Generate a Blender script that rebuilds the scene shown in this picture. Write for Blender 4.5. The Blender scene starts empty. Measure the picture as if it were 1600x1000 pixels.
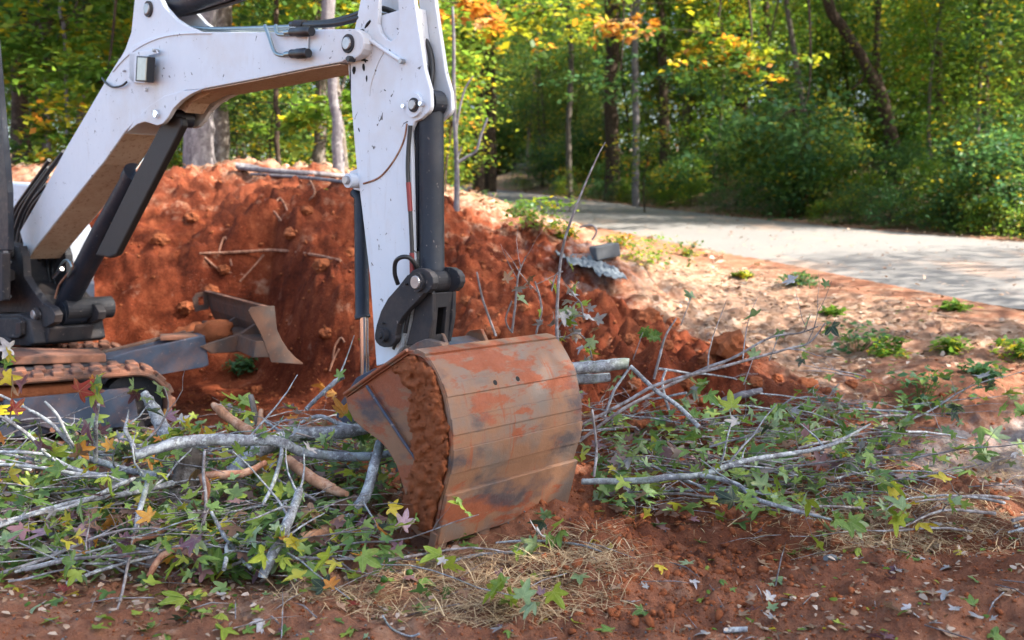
import bpy, math, random
import numpy as np
from mathutils import Vector, Matrix, Quaternion, noise as mnoise
from mathutils.geometry import tessellate_polygon
R = math.radians
random.seed(7); RNG = np.random.default_rng(11)
scene = bpy.context.scene
COL = scene.collection

# ------------------------------------------------------------------ camera, sky, sun, exposure
CAM_H, FOC, HOR = 1.10, 35.0, 350.0
FPX = 1600 * FOC / 36.0
PITCH = math.atan((500 - HOR) / FPX)
cam_d = bpy.data.cameras.new('camera'); cam = bpy.data.objects.new('camera', cam_d); COL.objects.link(cam)
cam.location = (0, 0, CAM_H); cam.rotation_euler = (R(90) - PITCH, 0, 0)
cam_d.lens = FOC; cam_d.sensor_width = 36; cam_d.clip_start = 0.05; cam_d.clip_end = 600
cam_d.dof.use_dof = True; cam_d.dof.focus_distance = 3.7; cam_d.dof.aperture_fstop = 2.8
scene.camera = cam
SUN_EL, SUN_AZ = R(46), R(-14)        # azimuth measured from +X towards +Y
SD = Vector((math.cos(SUN_EL) * math.cos(SUN_AZ), math.cos(SUN_EL) * math.sin(SUN_AZ), math.sin(SUN_EL)))
world = bpy.data.worlds.new('World'); scene.world = world; world.use_nodes = True
wn = world.node_tree.nodes; wl = world.node_tree.links
sky = wn.new('ShaderNodeTexSky'); sky.sky_type = 'NISHITA'; sky.sun_disc = False
sky.sun_elevation = SUN_EL; sky.sun_rotation = R(90) - SUN_AZ; sky.dust_density = 3.0; sky.air_density = 1.0
wn['Background'].inputs['Strength'].default_value = 0.15
wl.new(sky.outputs[0], wn['Background'].inputs['Color'])
sun_d = bpy.data.lights.new('sun', 'SUN'); sun = bpy.data.objects.new('sun', sun_d); COL.objects.link(sun)
sun_d.energy = 4.3; sun_d.angle = R(0.55); sun_d.color = (1.0, 0.93, 0.82)
sun.rotation_euler = SD.to_track_quat('Z', 'Y').to_euler()
vs = scene.view_settings
vs.view_transform = 'Standard'; vs.look = 'None'; vs.exposure = 2.2; vs.gamma = 1.0; vs.use_curve_mapping = False
scene.render.engine = 'CYCLES'
cy = scene.cycles; cy.use_denoising = True; cy.max_bounces = 7; cy.diffuse_bounces = 4; cy.glossy_bounces = 2
cy.transmission_bounces = 5; cy.transparent_max_bounces = 4; cy.sample_clamp_indirect = 6; cy.caustics_reflective = False; cy.caustics_refractive = False

# ------------------------------------------------------------------ from the photograph's pixels to the place
def ray(px, py):
    u = (px - 800) / FPX; v = (500 - py) / FPX
    d = Vector((u, math.cos(PITCH) + v * math.sin(PITCH), -math.sin(PITCH) + v * math.cos(PITCH)))
    return d / d.y
def P(px, py, Y):
    d = ray(px, py); return Vector((d.x * Y, Y, CAM_H + d.z * Y))

# ------------------------------------------------------------------ numpy noise
def _hash(ix, iy, s):
    h = (ix.astype(np.int64) * 374761393 + iy.astype(np.int64) * 668265263 + s * 1274126177) & 0xFFFFFFFF
    h = ((h ^ (h >> 13)) * 1274126177) & 0xFFFFFFFF
    return ((h ^ (h >> 16)) & 0xFFFFFF) / float(0xFFFFFF)
def vnoise(x, y, s=0):
    ix = np.floor(x); iy = np.floor(y); fx = x - ix; fy = y - iy
    fx = fx * fx * fx * (fx * (fx * 6 - 15) + 10); fy = fy * fy * fy * (fy * (fy * 6 - 15) + 10)
    a = _hash(ix, iy, s); b = _hash(ix + 1, iy, s); c = _hash(ix, iy + 1, s); d = _hash(ix + 1, iy + 1, s)
    return (a + (b - a) * fx) * (1 - fy) + (c + (d - c) * fx) * fy - 0.5
def fbm(x, y, o=4, s=0, g=0.5):
    t = 0; a = 1.0
    for k in range(o):
        cs, sn = math.cos(k * 1.1 + 0.4), math.sin(k * 1.1 + 0.4); f = 2.03 ** k
        t = t + a * vnoise((x * cs - y * sn) * f + 17.3 * k, (x * sn + y * cs) * f - 9.1 * k, s + k * 31); a *= g
    return t
def cells(x, y, s=0):                                   # rounded lumps: 1 - distance to the nearest jittered point
    ix = np.floor(x); iy = np.floor(y); best = np.full(np.shape(x), 9.0)
    for dx in (-1, 0, 1):
        for dy in (-1, 0, 1):
            cx = ix + dx; cy_ = iy + dy
            px = cx + 0.15 + 0.7 * _hash(cx, cy_, s + 5); py = cy_ + 0.15 + 0.7 * _hash(cx, cy_, s + 9)
            rr = 0.75 + 0.6 * _hash(cx, cy_, s + 13)
            best = np.minimum(best, np.hypot(x - px, y - py) / rr)
    return np.clip(1 - best, 0, 1)

# ------------------------------------------------------------------ the lie of the land: px, py, depth, rough, litter, grey, grass
CP = [  # foreground
 (100,1000,2.6,.35,.15,0,0),(500,1000,2.6,.35,.2,0,0),(900,1000,2.6,.4,.1,0,0),(1500,1000,2.6,.4,.15,0,0),
 (200,900,3.1,.3,.3,0,0),(600,900,3.12,.35,.4,0,0),(1000,900,3.1,.5,.15,0,0),(1500,900,3.1,.45,.1,.1,0),
 (1000,800,3.8,.6,0,0,0),(1500,800,3.75,.5,.15,0,0),(700,830,3.7,.4,.3,0,0),(300,800,3.95,.3,.5,0,0),
 (50,700,5.0,.4,.1,0,0),(300,695,5.3,.6,0,0,0),(560,690,5.2,.6,.1,0,0),(1000,700,4.8,.6,.1,0,0),
 (1250,720,4.6,.6,.0,.2,0),(1580,740,4.5,.4,.1,.8,0),
 # digging floor and red mound
 (100,560,7.2,.5,0,0,0),(250,600,6.6,.7,0,0,0),(420,620,6.5,.7,0,0,0),(560,600,6.4,.8,0,0,0),(480,560,6.9,.9,0,0,0),
 (60,430,7.8,.9,0,0,0),(200,430,7.9,.9,.05,0,0),(330,430,7.8,.9,0,0,0),(470,460,7.5,1,0,0,0),(560,470,7.2,1,0,0,0),
 (60,340,8.4,.9,.1,0,0),(200,340,8.5,.9,.1,0,0),(380,350,8.4,1,.05,0,0),(520,350,8.2,1,.05,0,0),
 (60,306,9.0,.8,.3,0,0),(200,292,9.1,.8,.25,0,0),(400,304,9.2,.8,.1,0,0),(560,294,9.1,.8,.2,0,0),
 (100,280,11,.65,.6,0,.1),(300,280,11.5,.7,.6,0,.05),(500,277,11.5,.7,.65,0,0),(620,286,12,.4,.9,0,0),
 (100,270,15,.3,.9,0,.4),(400,268,16,.3,.9,0,.4),(600,270,17,.3,.9,0,.4),
 (690,315,9.5,.9,.2,.1,0),(740,335,9.6,.9,.3,.1,0),(740,420,8.0,1,0,0,0),(740,500,7.0,1,0,0,0),(740,560,6.3,.9,0,0,0),  # first two here and below: browner, for red mound and painted-in shade
 (820,350,11,.7,.45,.1,0),(850,400,9.0,.95,.15,.2,0),(850,470,7.6,1,0,0,0),(850,560,6.2,1,0,0,0),
 (930,410,8.9,.8,.3,.8,0),(950,450,8.1,1,.05,.1,0),(960,540,6.7,1,0,0,0),(960,620,5.5,.9,0,0,0),
 (1050,505,7.2,1,0,0,0),(1130,540,6.6,1,0,0,0),(1080,600,5.8,.9,0,0,0),(1130,670,4.95,.7,0,0,0),
 (1250,620,5.7,.7,0,0,0),(1340,650,5.25,.6,0,0,0),
 (980,425,9.0,.6,.7,.2,0),(1060,465,8.5,.4,.9,.1,0),(1150,510,7.7,.35,.9,0,0),(1230,560,6.9,.4,.8,0,0),(1290,600,6.15,.45,.6,0,.1),
 (1400,650,5.35,.5,.35,.4,.1),(1480,690,4.9,.5,.3,.7,0),
 (1120,440,10.2,.3,.9,0,0),(1250,480,8.7,.25,.9,0,.1),(1400,500,8.1,.3,.75,0,.2),(1550,520,7.6,.3,.6,0,.2),
 (1370,560,6.9,.35,.5,0,.2),(1460,580,6.5,.4,.3,0,.2),(1590,590,6.3,.4,.3,.1,.2),(1420,610,6.0,.45,.2,.1,0),(1560,660,5.3,.45,.3,.8,0),
 # far side of the road: bank and forest floor
 (1600,315,19,.3,.9,0,.4),(1400,302,22,.3,.9,0,.4),(1200,288,25,.3,.9,0,.4),(1000,272,36,.3,.9,0,.4),(800,268,52,.3,.9,0,.3),
 (1600,255,28,.3,.9,0,.3),(1200,252,36,.3,.9,0,.3),(750,262,75,.3,.9,0,.3),(300,252,30,.3,.9,0,.4),(0,254,24,.3,.9,0,.4),(100,246,50,.3,.9,0,.3),
]
RX = [(-.35,620),(0,480),(.1,441),(.25,403),(.45,364),(.7,333),(1.0,318),(1.3,304),(1.8,295),(2.3,289)]
FX = [(-.35,620),(0,408),(.25,384),(.45,358),(.7,335),(1.0,318),(1.3,306),(1.8,297),(2.3,290)]
def _rp(t, py, o):
    x, y = 4.27 - 5.31 * t + .962 * o, 8.3 + 18.7 * t + .273 * o; return Vector((x, y, .30 if t < 0 else CAM_H + ray(800, py).z * y))
XY, ZV, MK = [], [], []
for c in CP:
    p = P(*c[:3]); XY.append((p.x, p.y)); ZV.append(p.z); MK.append(c[3:])
for t, py in FX[1:]:
    q = _rp(t, py, 4.6); XY.append((q.x + .962 * 1.7, q.y + .273 * 1.7)); ZV.append(q.z + .22); MK.append((.3, .6, 0, .85))
RNp = [_rp(t, py, 0) for t, py in RX]; RFp = [_rp(t, py, 4.6) for t, py in FX]
for q in RNp: XY.append((q.x, q.y)); ZV.append(q.z); MK.append((.05, .3, .1, .1))
for q in RFp: XY.append((q.x, q.y)); ZV.append(q.z); MK.append((.05, .4, .1, .3))
for x, y, z in [(-6,-6,-.05),(6,-6,0),(0,-12,0),(-14,2,.4),(12,2,.2),(-10,9,1.3),(-16,14,2),(18,6,.9),(22,14,2),(30,-5,1),(-30,-5,1),(-4,1.5,0),(4,1.5,0),
                (0,.5,0),(-60,60,6),(60,60,7),(0,90,7.5),(-60,150,9),(60,150,9),(0,170,9),(110,60,8),(-110,60,8),(120,-10,4),(-120,-10,4),(45,25,5),(-40,25,4)]:
    XY.append((x, y)); ZV.append(z); MK.append((.3, .8 if y > 8 else .3, 0, .3 if y > 8 else 0))
XY = np.array(XY); ZV = np.array(ZV); MK = np.array(MK)
def _phi(r2): return 0.5 * r2 * np.log(r2 + 1e-9)
_n = len(XY); _S = 10.0
_A = np.zeros((_n + 3, _n + 3)); _d = ((XY[:, None] - XY[None]) ** 2).sum(-1) / _S ** 2
_A[:_n, :_n] = _phi(_d) + np.eye(_n) * 2e-4; _A[:_n, _n] = 1; _A[:_n, _n+1:] = XY / _S; _A[_n, :_n] = 1; _A[_n+1:, :_n] = XY.T / _S
_W = np.linalg.solve(_A, np.concatenate([ZV, np.zeros(3)]))
_ft = np.array([t for t, _ in FX]); _zn = np.polyfit([t for t, _ in RX][1:], [p.z for p in RNp][1:], 3); _zf = np.polyfit(_ft[1:], [p.z for p in RFp][1:], 3)
def road_z(x, y):
    t = ((x - 4.27) * -5.31 + (y - 8.3) * 18.7) / (5.31 ** 2 + 18.7 ** 2); o = np.clip(((x - 4.27) * .962 + (y - 8.3) * .273) / 4.6, -.1, 1.1)
    tc = np.clip(t, -.35, 2.6); return np.polyval(_zn, tc) * (1 - o) + np.polyval(_zf, tc) * o, t
def base_z(x, y):
    x = np.asarray(x, float); y = np.asarray(y, float); z = _tps(x, y); rz, t = road_z(x, y); o = ((x - 4.27) * .962 + (y - 8.3) * .273)
    d = np.maximum(np.maximum(-o, o - 4.6), 0); w = np.clip(1 - d / 1.6, 0, 1) * np.clip((t + .5) * 4, 0, 1) * np.clip((2.6 - t) * 4, 0, 1); w = w * w * (3 - 2 * w)
    return z * (1 - w) + rz * w
def _tps(x, y):
    x = np.asarray(x, float); y = np.asarray(y, float); out = np.full(x.shape, _W[_n]) + _W[_n+1] * x / _S + _W[_n+2] * y / _S
    for k in range(_n): out += _W[k] * _phi(((x - XY[k, 0]) ** 2 + (y - XY[k, 1]) ** 2) / _S ** 2)
    return out
def masks(x, y):
    x = np.asarray(x, float); y = np.asarray(y, float); s = np.zeros(x.shape); m = [np.zeros(x.shape) for _ in range(4)]
    for k in range(_n):
        sc = 0.12 * (XY[k, 1] ** 2 + 1)                                # wider influence far away
        w = 1.0 / (((x - XY[k, 0]) ** 2 + (y - XY[k, 1]) ** 2) / sc + 0.02) ** 2.2; s += w
        for j in range(4): m[j] += w * MK[k, j]
    return [q / s for q in m]
_rn = np.array([(p.x, p.y) for p in RNp][::-1]); _rf = np.array([(p.x, p.y) for p in RFp][::-1])
ROADPOLY = np.concatenate([_rn, _rf[::-1]])
def road_dist(x, y):                                                   # distance to the road polygon, 0 inside
    x = np.asarray(x, float); y = np.asarray(y, float); d = np.full(x.shape, 99.0); ins = np.zeros(x.shape, bool); n = len(ROADPOLY)
    for i in range(n):
        ax, ay = ROADPOLY[i]; bx, by = ROADPOLY[(i + 1) % n]
        t = np.clip(((x-ax)*(bx-ax)+(y-ay)*(by-ay)) / ((bx-ax)**2+(by-ay)**2), 0, 1)
        d = np.minimum(d, np.hypot(x-ax-t*(bx-ax), y-ay-t*(by-ay)))
        c = ((ay > y) != (by > y)) & (x < (bx-ax)*(y-ay)/(by-ay+1e-12)+ax); ins ^= c
    return np.where(ins, 0, d)
def ground(x, y, full=True):
    x = np.asarray(x, float); y = np.asarray(y, float)
    z = base_z(x, y)
    if not full: return z
    ro, li, gr, gs = masks(x, y); rd = np.clip((road_dist(x, y) - 0.05) / 0.8, 0, 1)
    wx = x + 0.15 * fbm(x * 2, y * 2, 2, 71); wy = y + 0.15 * fbm(x * 2, y * 2, 2, 72)
    z = z + rd * (ro ** 1.5 * (-.19 + 0.46 * fbm(wx * 1.15, wy * 1.15, 4, 3, .5) + 0.22 * np.abs(fbm(wx * 3.4, wy * 3.4, 4, 8, .6)) + 0.09 * cells(wx * 2.2, wy * 2.2, 4) + 0.08 * cells(wx * 6.5, wy * 6.5, 5) ** .8 * (vnoise(x * 1.3, y * 1.3, 91) > -.15))
        + 0.042 * ro * cells(wx * 14, wy * 14, 6) ** .7 * (vnoise(x * 2, y * 2, 44) > -.2) + 0.03 * fbm(x * 3, y * 3, 3, 21) + (0.010 + 0.02 * ro) * fbm(x * 12, y * 12, 4, 12, .6) + 0.006 * fbm(x * 45, y * 45, 3, 14, .6))
    s_ = (x + 2.06) * .872 + (y - 5.70) * .490; n_ = -(x + 2.06) * .490 + (y - 5.70) * .872        # the machine stands on trodden clay
    e = np.maximum(np.maximum(s_ - 1.05, -3.2 - s_), np.maximum(n_ - 2.0, -.6 - n_)); k = np.clip(1 - e / .45, 0, 1); k = k * k * (3 - 2 * k)
    flat = -.17 + .02 * fbm(x * 5, y * 5, 3, 61) + .05 * np.clip(s_ - .3, 0, 2) + .012 * cells(x * 11, y * 11, 8)
    z = z * (1 - k) + np.minimum(z, flat) * k
    s2 = np.hypot(x + .1, y - 3.75); z = z + .015 * np.clip(1 - s2 / .6, 0, 1)
    return z - rd * 0.02
def G1(x, y): return float(ground(np.array([x]), np.array([y]))[0])
def ghit(px, py, y0=2.2, y1=60, up=0.0):
    """the point of the ground seen at a pixel"""
    d = ray(px, py); ys = y0 * (y1 / y0) ** np.linspace(0, 1, 260)
    gap = CAM_H + d.z * ys - ground(d.x * ys, ys) - up
    k = np.argmax(gap < 0) if (gap < 0).any() else len(ys) - 1
    Y = ys[max(k, 1)]; 
    if k > 0: Y = ys[k-1] + (ys[k] - ys[k-1]) * gap[k-1] / (gap[k-1] - gap[k] + 1e-9)
    return Vector((d.x * Y, Y, CAM_H + d.z * Y))

# ------------------------------------------------------------------ objects
OFF = {}
def meta(o, label=None, cat=None, group=None, kind=None):
    if label: o['label'] = label
    if cat: o['category'] = cat
    if group: o['group'] = group
    if kind: o['kind'] = kind
    return o
def empty(name, loc, label, cat, group=None):
    o = bpy.data.objects.new(name, None); COL.objects.link(o); o.location = loc; o.empty_display_size = .1
    OFF[o.name] = Vector(loc); return meta(o, label, cat, group)
def link(name, me, parent=None, origin=None, bevel=0, smooth=None):
    """me is in world coordinates; move it to be relative to origin or to the parent's thing"""
    o = bpy.data.objects.new(name, me); COL.objects.link(o)
    off = OFF[parent.name] if parent else Vector(origin or (0, 0, 0))
    if off.length: me.transform(Matrix.Translation(-off))
    if parent: o.parent = parent
    else: o.location = off
    OFF[o.name] = off
    if bevel:
        b = o.modifiers.new('edge', 'BEVEL'); b.width = bevel; b.segments = 2; b.limit_method = 'ANGLE'; b.angle_limit = R(35); b.harden_normals = False
    return o
def np_mesh(name, V, F, mat=None, smooth=False, attrs=None):
    """V (n,3); F (m,k) or list of such arrays"""
    me = bpy.data.meshes.new(name); Fs = F if isinstance(F, list) else [F]
    V = np.asarray(V, np.float32); me.vertices.add(len(V)); me.vertices.foreach_set('co', V.ravel())
    idx = np.concatenate([np.asarray(f, np.int32).ravel() for f in Fs]); tot = np.concatenate([np.full(len(f), f.shape[1], np.int32) for f in Fs])
    me.loops.add(len(idx)); me.loops.foreach_set('vertex_index', idx)
    me.polygons.add(len(tot)); me.polygons.foreach_set('loop_start', np.concatenate([[0], np.cumsum(tot)[:-1]]).astype(np.int32)); me.polygons.foreach_set('loop_total', tot)
    me.update(calc_edges=True)
    if smooth: me.polygons.foreach_set('use_smooth', np.ones(len(tot), bool))
    for k, a in (attrs or {}).items():
        at = me.attributes.new(k, 'FLOAT', 'POINT'); at.data.foreach_set('value', np.asarray(a, np.float32))
    if mat: me.materials.append(mat)
    return me
def scatter(name, tv, tf, pos, rot, scl, mat, smooth=False, extra=None):
    """many copies of a template baked into one mesh; rot (n,3,3), scl (n,) or (n,3)"""
    tv = np.asarray(tv, float); n = len(pos); scl = np.asarray(scl, float)
    if scl.ndim == 1: scl = np.repeat(scl[:, None], 3, 1)
    V = np.einsum('nij,nkj->nki', rot, tv[None] * scl[:, None]) + np.asarray(pos)[:, None]
    F = (np.asarray(tf)[None] + (np.arange(n) * len(tv))[:, None, None]).reshape(-1, np.asarray(tf).shape[1])
    at = {'rnd': np.repeat(RNG.random(n) if extra is None else extra, len(tv))}
    return np_mesh(name, V.reshape(-1, 3), F, mat, smooth, at)
def rots(n, tilt=0.6, base=None):
    """random spins about z with a random tilt; (n,3,3)"""
    a = RNG.random(n) * 2 * np.pi; t = RNG.normal(0, tilt, n) if np.isscalar(tilt) else tilt; b = RNG.random(n) * 2 * np.pi
    ca, sa, ct, st, cb, sb = np.cos(a), np.sin(a), np.cos(t), np.sin(t), np.cos(b), np.sin(b)
    z = np.zeros(n); o = np.ones(n)
    Rz = np.array([[ca, -sa, z], [sa, ca, z], [z, z, o]]).transpose(2, 0, 1); Rx = np.array([[o, z, z], [z, ct, -st], [z, st, ct]]).transpose(2, 0, 1)
    Rb = np.array([[cb, -sb, z], [sb, cb, z], [z, z, o]]).transpose(2, 0, 1)
    return Rz @ Rx @ Rb

class MB:
    def __init__(s): s.v = []; s.f = []; s.sm = []
    def add(s, vs, fs, smooth=False):
        n = len(s.v); s.v += [Vector(v) for v in vs]; s.f += [tuple(i + n for i in f) for f in fs]; s.sm += [smooth] * len(fs); return s
    def prism(s, pts, d, holes=()):
        """closed outline pts (3D, roughly planar) pushed along vector d"""
        loops = [list(map(Vector, pts))] + [list(map(Vector, h)) for h in holes]; d = Vector(d)
        allp = [p for l in loops for p in l]; n = len(allp); N = Vector((0, 0, 0)); L0 = loops[0]
        for i in range(len(L0)): N += (L0[i] - L0[0]).cross(L0[(i+1) % len(L0)] - L0[0])
        fl = N.dot(d) > 0
        tris = tessellate_polygon(loops); fs = []
        for t in tris:
            a, b, c = t; m = (allp[b] - allp[a]).cross(allp[c] - allp[a])
            if m.dot(d) > 0: t = (a, c, b)
            fs.append(tuple(t)); fs.append(tuple(i + n for i in reversed(t)))
        k = 0
        for li, l in enumerate(loops):
            m = len(l); A = Vector((0, 0, 0))
            for i in range(m): A += (l[i] - l[0]).cross(l[(i+1) % m] - l[0])
            inv = (A.dot(d) > 0) ^ (li > 0)
            for i in range(m):
                a, b = k + i, k + (i + 1) % m; q = (a, b, b + n, a + n); fs.append(q if inv else q[::-1])
            k += m
        return s.add(allp + [p + d for p in allp], fs)
    def tube(s, path, rad, sides=10, cap=True, smooth=True, squash=1):
        path = [Vector(p) for p in path]; m = len(path); rad = rad if isinstance(rad, (list, tuple)) else [rad] * m
        t0 = (path[1] - path[0]).normalized(); u = t0.orthogonal().normalized(); vs = []
        for i, p in enumerate(path):
            t = (path[min(i+1, m-1)] - path[max(i-1, 0)]).normalized()
            u = (u - t * u.dot(t)); u = u.normalized() if u.length > 1e-6 else t.orthogonal().normalized(); w = t.cross(u)
            for k in range(sides):
                a = 2 * math.pi * k / sides; vs.append(p + (u * math.cos(a) + w * math.sin(a) * squash) * rad[i])
        fs = [(i*sides+k, i*sides+(k+1) % sides, (i+1)*sides+(k+1) % sides, (i+1)*sides+k) for i in range(m-1) for k in range(sides)]
        s.add(vs, fs, smooth)
        if cap:
            s.add([vs[k] for k in range(sides)], [tuple(reversed(range(sides)))]); s.add(vs[-sides:], [tuple(range(sides))])
        return s
    def box(s, c, ax, ay, az):
        c, ax, ay, az = map(Vector, (c, ax, ay, az)); vs = [c + ax*i + ay*j + az*k for k in (-1, 1) for j in (-1, 1) for i in (-1, 1)]
        return s.add(vs, [(0,2,3,1),(4,5,7,6),(0,1,5,4),(2,6,7,3),(0,4,6,2),(1,3,7,5)])
    def mesh(s, name, mat):
        me = bpy.data.meshes.new(name); me.from_pydata([tuple(v) for v in s.v], [], s.f); me.polygons.foreach_set('use_smooth', s.sm)
        if mat: me.materials.append(mat)
        return me
    def build(s, name, mat, parent=None, origin=None, bevel=0):
        return link(name, s.mesh(name, mat), parent, origin, bevel)
def spline(pts, n=6):
    """Catmull-Rom through tuples of any length"""
    pts = [np.array(p, float) for p in pts]; out = []
    for i in range(len(pts) - 1):
        a = pts[max(i-1, 0)]; b = pts[i]; c = pts[i+1]; d = pts[min(i+2, len(pts)-1)]
        for k in range(n):
            t = k / n; out.append(.5 * ((2*b) + (c-a)*t + (2*a-5*b+4*c-d)*t*t + (3*b-a-3*c+d)*t**3))
    out.append(pts[-1]); return out
# ------------------------------------------------------------------ materials
class NT:
    def __init__(s, name):
        s.m = bpy.data.materials.new(name); s.m.use_nodes = True; s.t = s.m.node_tree; s.t.nodes.clear()
        s.out = s.n('ShaderNodeOutputMaterial'); s.co = None
    def n(s, ty, **kw):
        o = s.t.nodes.new(ty)
        for k, v in kw.items(): setattr(o, k, v)
        return o
    def l(s, a, b): s.t.links.new(a, b)
    def put(s, inp, v):
        if hasattr(v, 'is_output') or isinstance(v, bpy.types.NodeSocket): s.l(v, inp)
        else: inp.default_value = (*v, 1) if isinstance(v, tuple) and len(v) == 3 and inp.type == 'RGBA' else v
    def pos(s, world=True, sc=(1, 1, 1)):
        g = s.n('ShaderNodeNewGeometry').outputs['Position'] if world else s.n('ShaderNodeTexCoord').outputs['Object']
        if sc == (1, 1, 1): return g
        m = s.n('ShaderNodeMapping'); m.inputs['Scale'].default_value = sc; s.l(g, m.inputs[0]); return m.outputs[0]
    def noise(s, scale, detail=4, rough=.55, vec=None, dist=0):
        o = s.n('ShaderNodeTexNoise'); o.inputs['Scale'].default_value = scale; o.inputs['Detail'].default_value = detail; o.inputs['Roughness'].default_value = rough; o.inputs['Distortion'].default_value = dist
        s.l(vec or s.pos(), o.inputs['Vector']); return o.outputs['Fac']
    def voro(s, scale, vec=None, feat='F1', out='Distance'):
        o = s.n('ShaderNodeTexVoronoi', feature=feat); o.inputs['Scale'].default_value = scale; s.l(vec or s.pos(), o.inputs['Vector']); return o.outputs[out]
    def ramp(s, f, stops, interp='LINEAR'):
        o = s.n('ShaderNodeValToRGB'); r = o.color_ramp; r.interpolation = interp
        while len(r.elements) < len(stops): r.elements.new(.5)
        for e, (p, c) in zip(r.elements, stops): e.position = p; e.color = (*c, 1) if isinstance(c, tuple) else (c, c, c, 1)
        s.l(f, o.inputs[0]); return o.outputs[0]
    def mix(s, f, a, b, mode='MIX'):
        o = s.n('ShaderNodeMix', data_type='RGBA', blend_type=mode); s.put(o.inputs[0], f); s.put(o.inputs[6], a); s.put(o.inputs[7], b); return o.outputs[2]
    def math(s, op, a, b=0.0, clamp=False):
        o = s.n('ShaderNodeMath', operation=op, use_clamp=clamp); s.put(o.inputs[0], a); s.put(o.inputs[1], b); return o.outputs[0]
    def attr(s, name): return s.n('ShaderNodeAttribute', attribute_name=name).outputs['Fac']
    def bump(s, h, dist, strength=1.0):
        o = s.n('ShaderNodeBump'); o.inputs['Strength'].default_value = strength; o.inputs['Distance'].default_value = dist; s.l(h, o.inputs['Height']); return o.outputs[0]
    def bsdf(s, col, rough=.6, metal=0, bump=None, spec=None):
        o = s.n('ShaderNodeBsdfPrincipled'); s.put(o.inputs['Base Color'], col); s.put(o.inputs['Roughness'], rough); s.put(o.inputs['Metallic'], metal)
        if bump is not None: s.l(bump, o.inputs['Normal'])
        if spec is not None: o.inputs['Specular IOR Level'].default_value = spec
        return o
    def end(s, sh): s.l(sh.outputs[0], s.out.inputs[0]); return s.m
SOIL_D, SOIL_M, SOIL_L = (.06, .015, .007), (.175, .046, .019), (.34, .115, .052)
def soil_col(t):
    a = t.noise(1.7, 6, .6); b = t.noise(9, 6, .65); c = t.noise(60, 4, .7)
    m = t.math('ADD', t.math('MULTIPLY', a, .45), t.math('ADD', t.math('MULTIPLY', b, .4), t.math('MULTIPLY', c, .3)))
    return t.ramp(m, [(.42, SOIL_D), (.56, SOIL_M), (.72, SOIL_L)]), b, c
def m_ground():
    t = NT('red_clay_and_litter'); red, b, c = soil_col(t)
    li = t.attr('litter'); gy = t.attr('grey'); gs = t.attr('grass')
    # dry leaf flakes: coloured cells
    w = t.n('ShaderNodeTexVoronoi'); w.inputs['Scale'].default_value = 26; t.l(t.mix(.12, t.pos(), t.n('ShaderNodeTexNoise').outputs['Color']), w.inputs['Vector'])
    flake = t.ramp(w.outputs['Color'], [(0, (.10, .055, .03)), (.3, (.22, .12, .07)), (.55, (.38, .24, .16)), (.8, (.42, .30, .22)), (1, (.55, .45, .37))])
    soil2 = t.mix(t.noise(5, 5, .6), (.25, .13, .08), (.37, .24, .165)); lit = t.mix(t.ramp(t.noise(3.3, 5, .7), [(.36, 0.0), (.56, 1.0)]), soil2, flake)
    f = t.math('MULTIPLY_ADD', t.noise(4.5, 5, .65), 1.2, True); 
    k = t.n('ShaderNodeMath', operation='ADD'); t.l(li, k.inputs[0]); t.l(t.math('MULTIPLY', t.math('SUBTRACT', t.noise(4.5, 6, .7), .5), 2.2), k.inputs[1])
    fl = t.ramp(k.outputs[0], [(.25, 0.0), (.75, 1.0)])
    ra = t.ramp(t.attr('rough'), [(.35, 0.0), (.85, 1.0)]); red = t.mix(ra, t.mix(.5, red, (.36, .19, .12)), t.mix(1, red, (.92, .74, .66), 'MULTIPLY'))
    dark_red = t.ramp(t.noise(2.3, 5, .7), [(.46, 0.0), (.64, .7)]); red = t.mix(dark_red, red, t.mix(1, red, (.55, .42, .38), 'MULTIPLY')); col = t.mix(fl, red, lit)  # random darker red blotches for stronger contrast in the soil
    kg = t.n('ShaderNodeMath', operation='ADD'); t.l(gy, kg.inputs[0]); t.l(t.math('MULTIPLY', t.math('SUBTRACT', t.noise(6, 6, .7), .5), 1.8), kg.inputs[1])
    col = t.mix(t.ramp(kg.outputs[0], [(.35, 0.0), (.9, .8)]), col, t.mix(c, (.22, .2, .19), (.5, .47, .45)))
    kh = t.n('ShaderNodeMath', operation='ADD'); t.l(gs, kh.inputs[0]); t.l(t.math('MULTIPLY', t.math('SUBTRACT', t.noise(2.5, 6, .7), .5), 1.8), kh.inputs[1])
    col = t.mix(t.ramp(kh.outputs[0], [(.5, 0.0), (.8, .75)]), col, t.mix(b, (.05, .08, .02), (.13, .17, .05)))
    # pale grit
    sp = t.ramp(t.voro(85), [(.05, 1.0), (.11, 0.0)]); gm = t.ramp(t.noise(2.2, 3), [(.5, 0.0), (.62, .8)])
    col = t.mix(t.math('MULTIPLY', sp, gm), col, (.62, .5, .43))
    h = t.math('ADD', t.math('MULTIPLY', t.noise(38, 6, .75), 1.0), t.math('MULTIPLY', t.noise(150, 3, .7), .35))
    return t.end(t.bsdf(col, .95, bump=t.bump(h, .022, 1.0), spec=.15))
def m_clay():
    t = NT('red_clay'); red, b, c = soil_col(t); col = t.mix(.45, red, (.38, .125, .052))
    return t.end(t.bsdf(col, .96, bump=t.bump(t.noise(70, 6, .75), .012), spec=.12))
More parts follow.
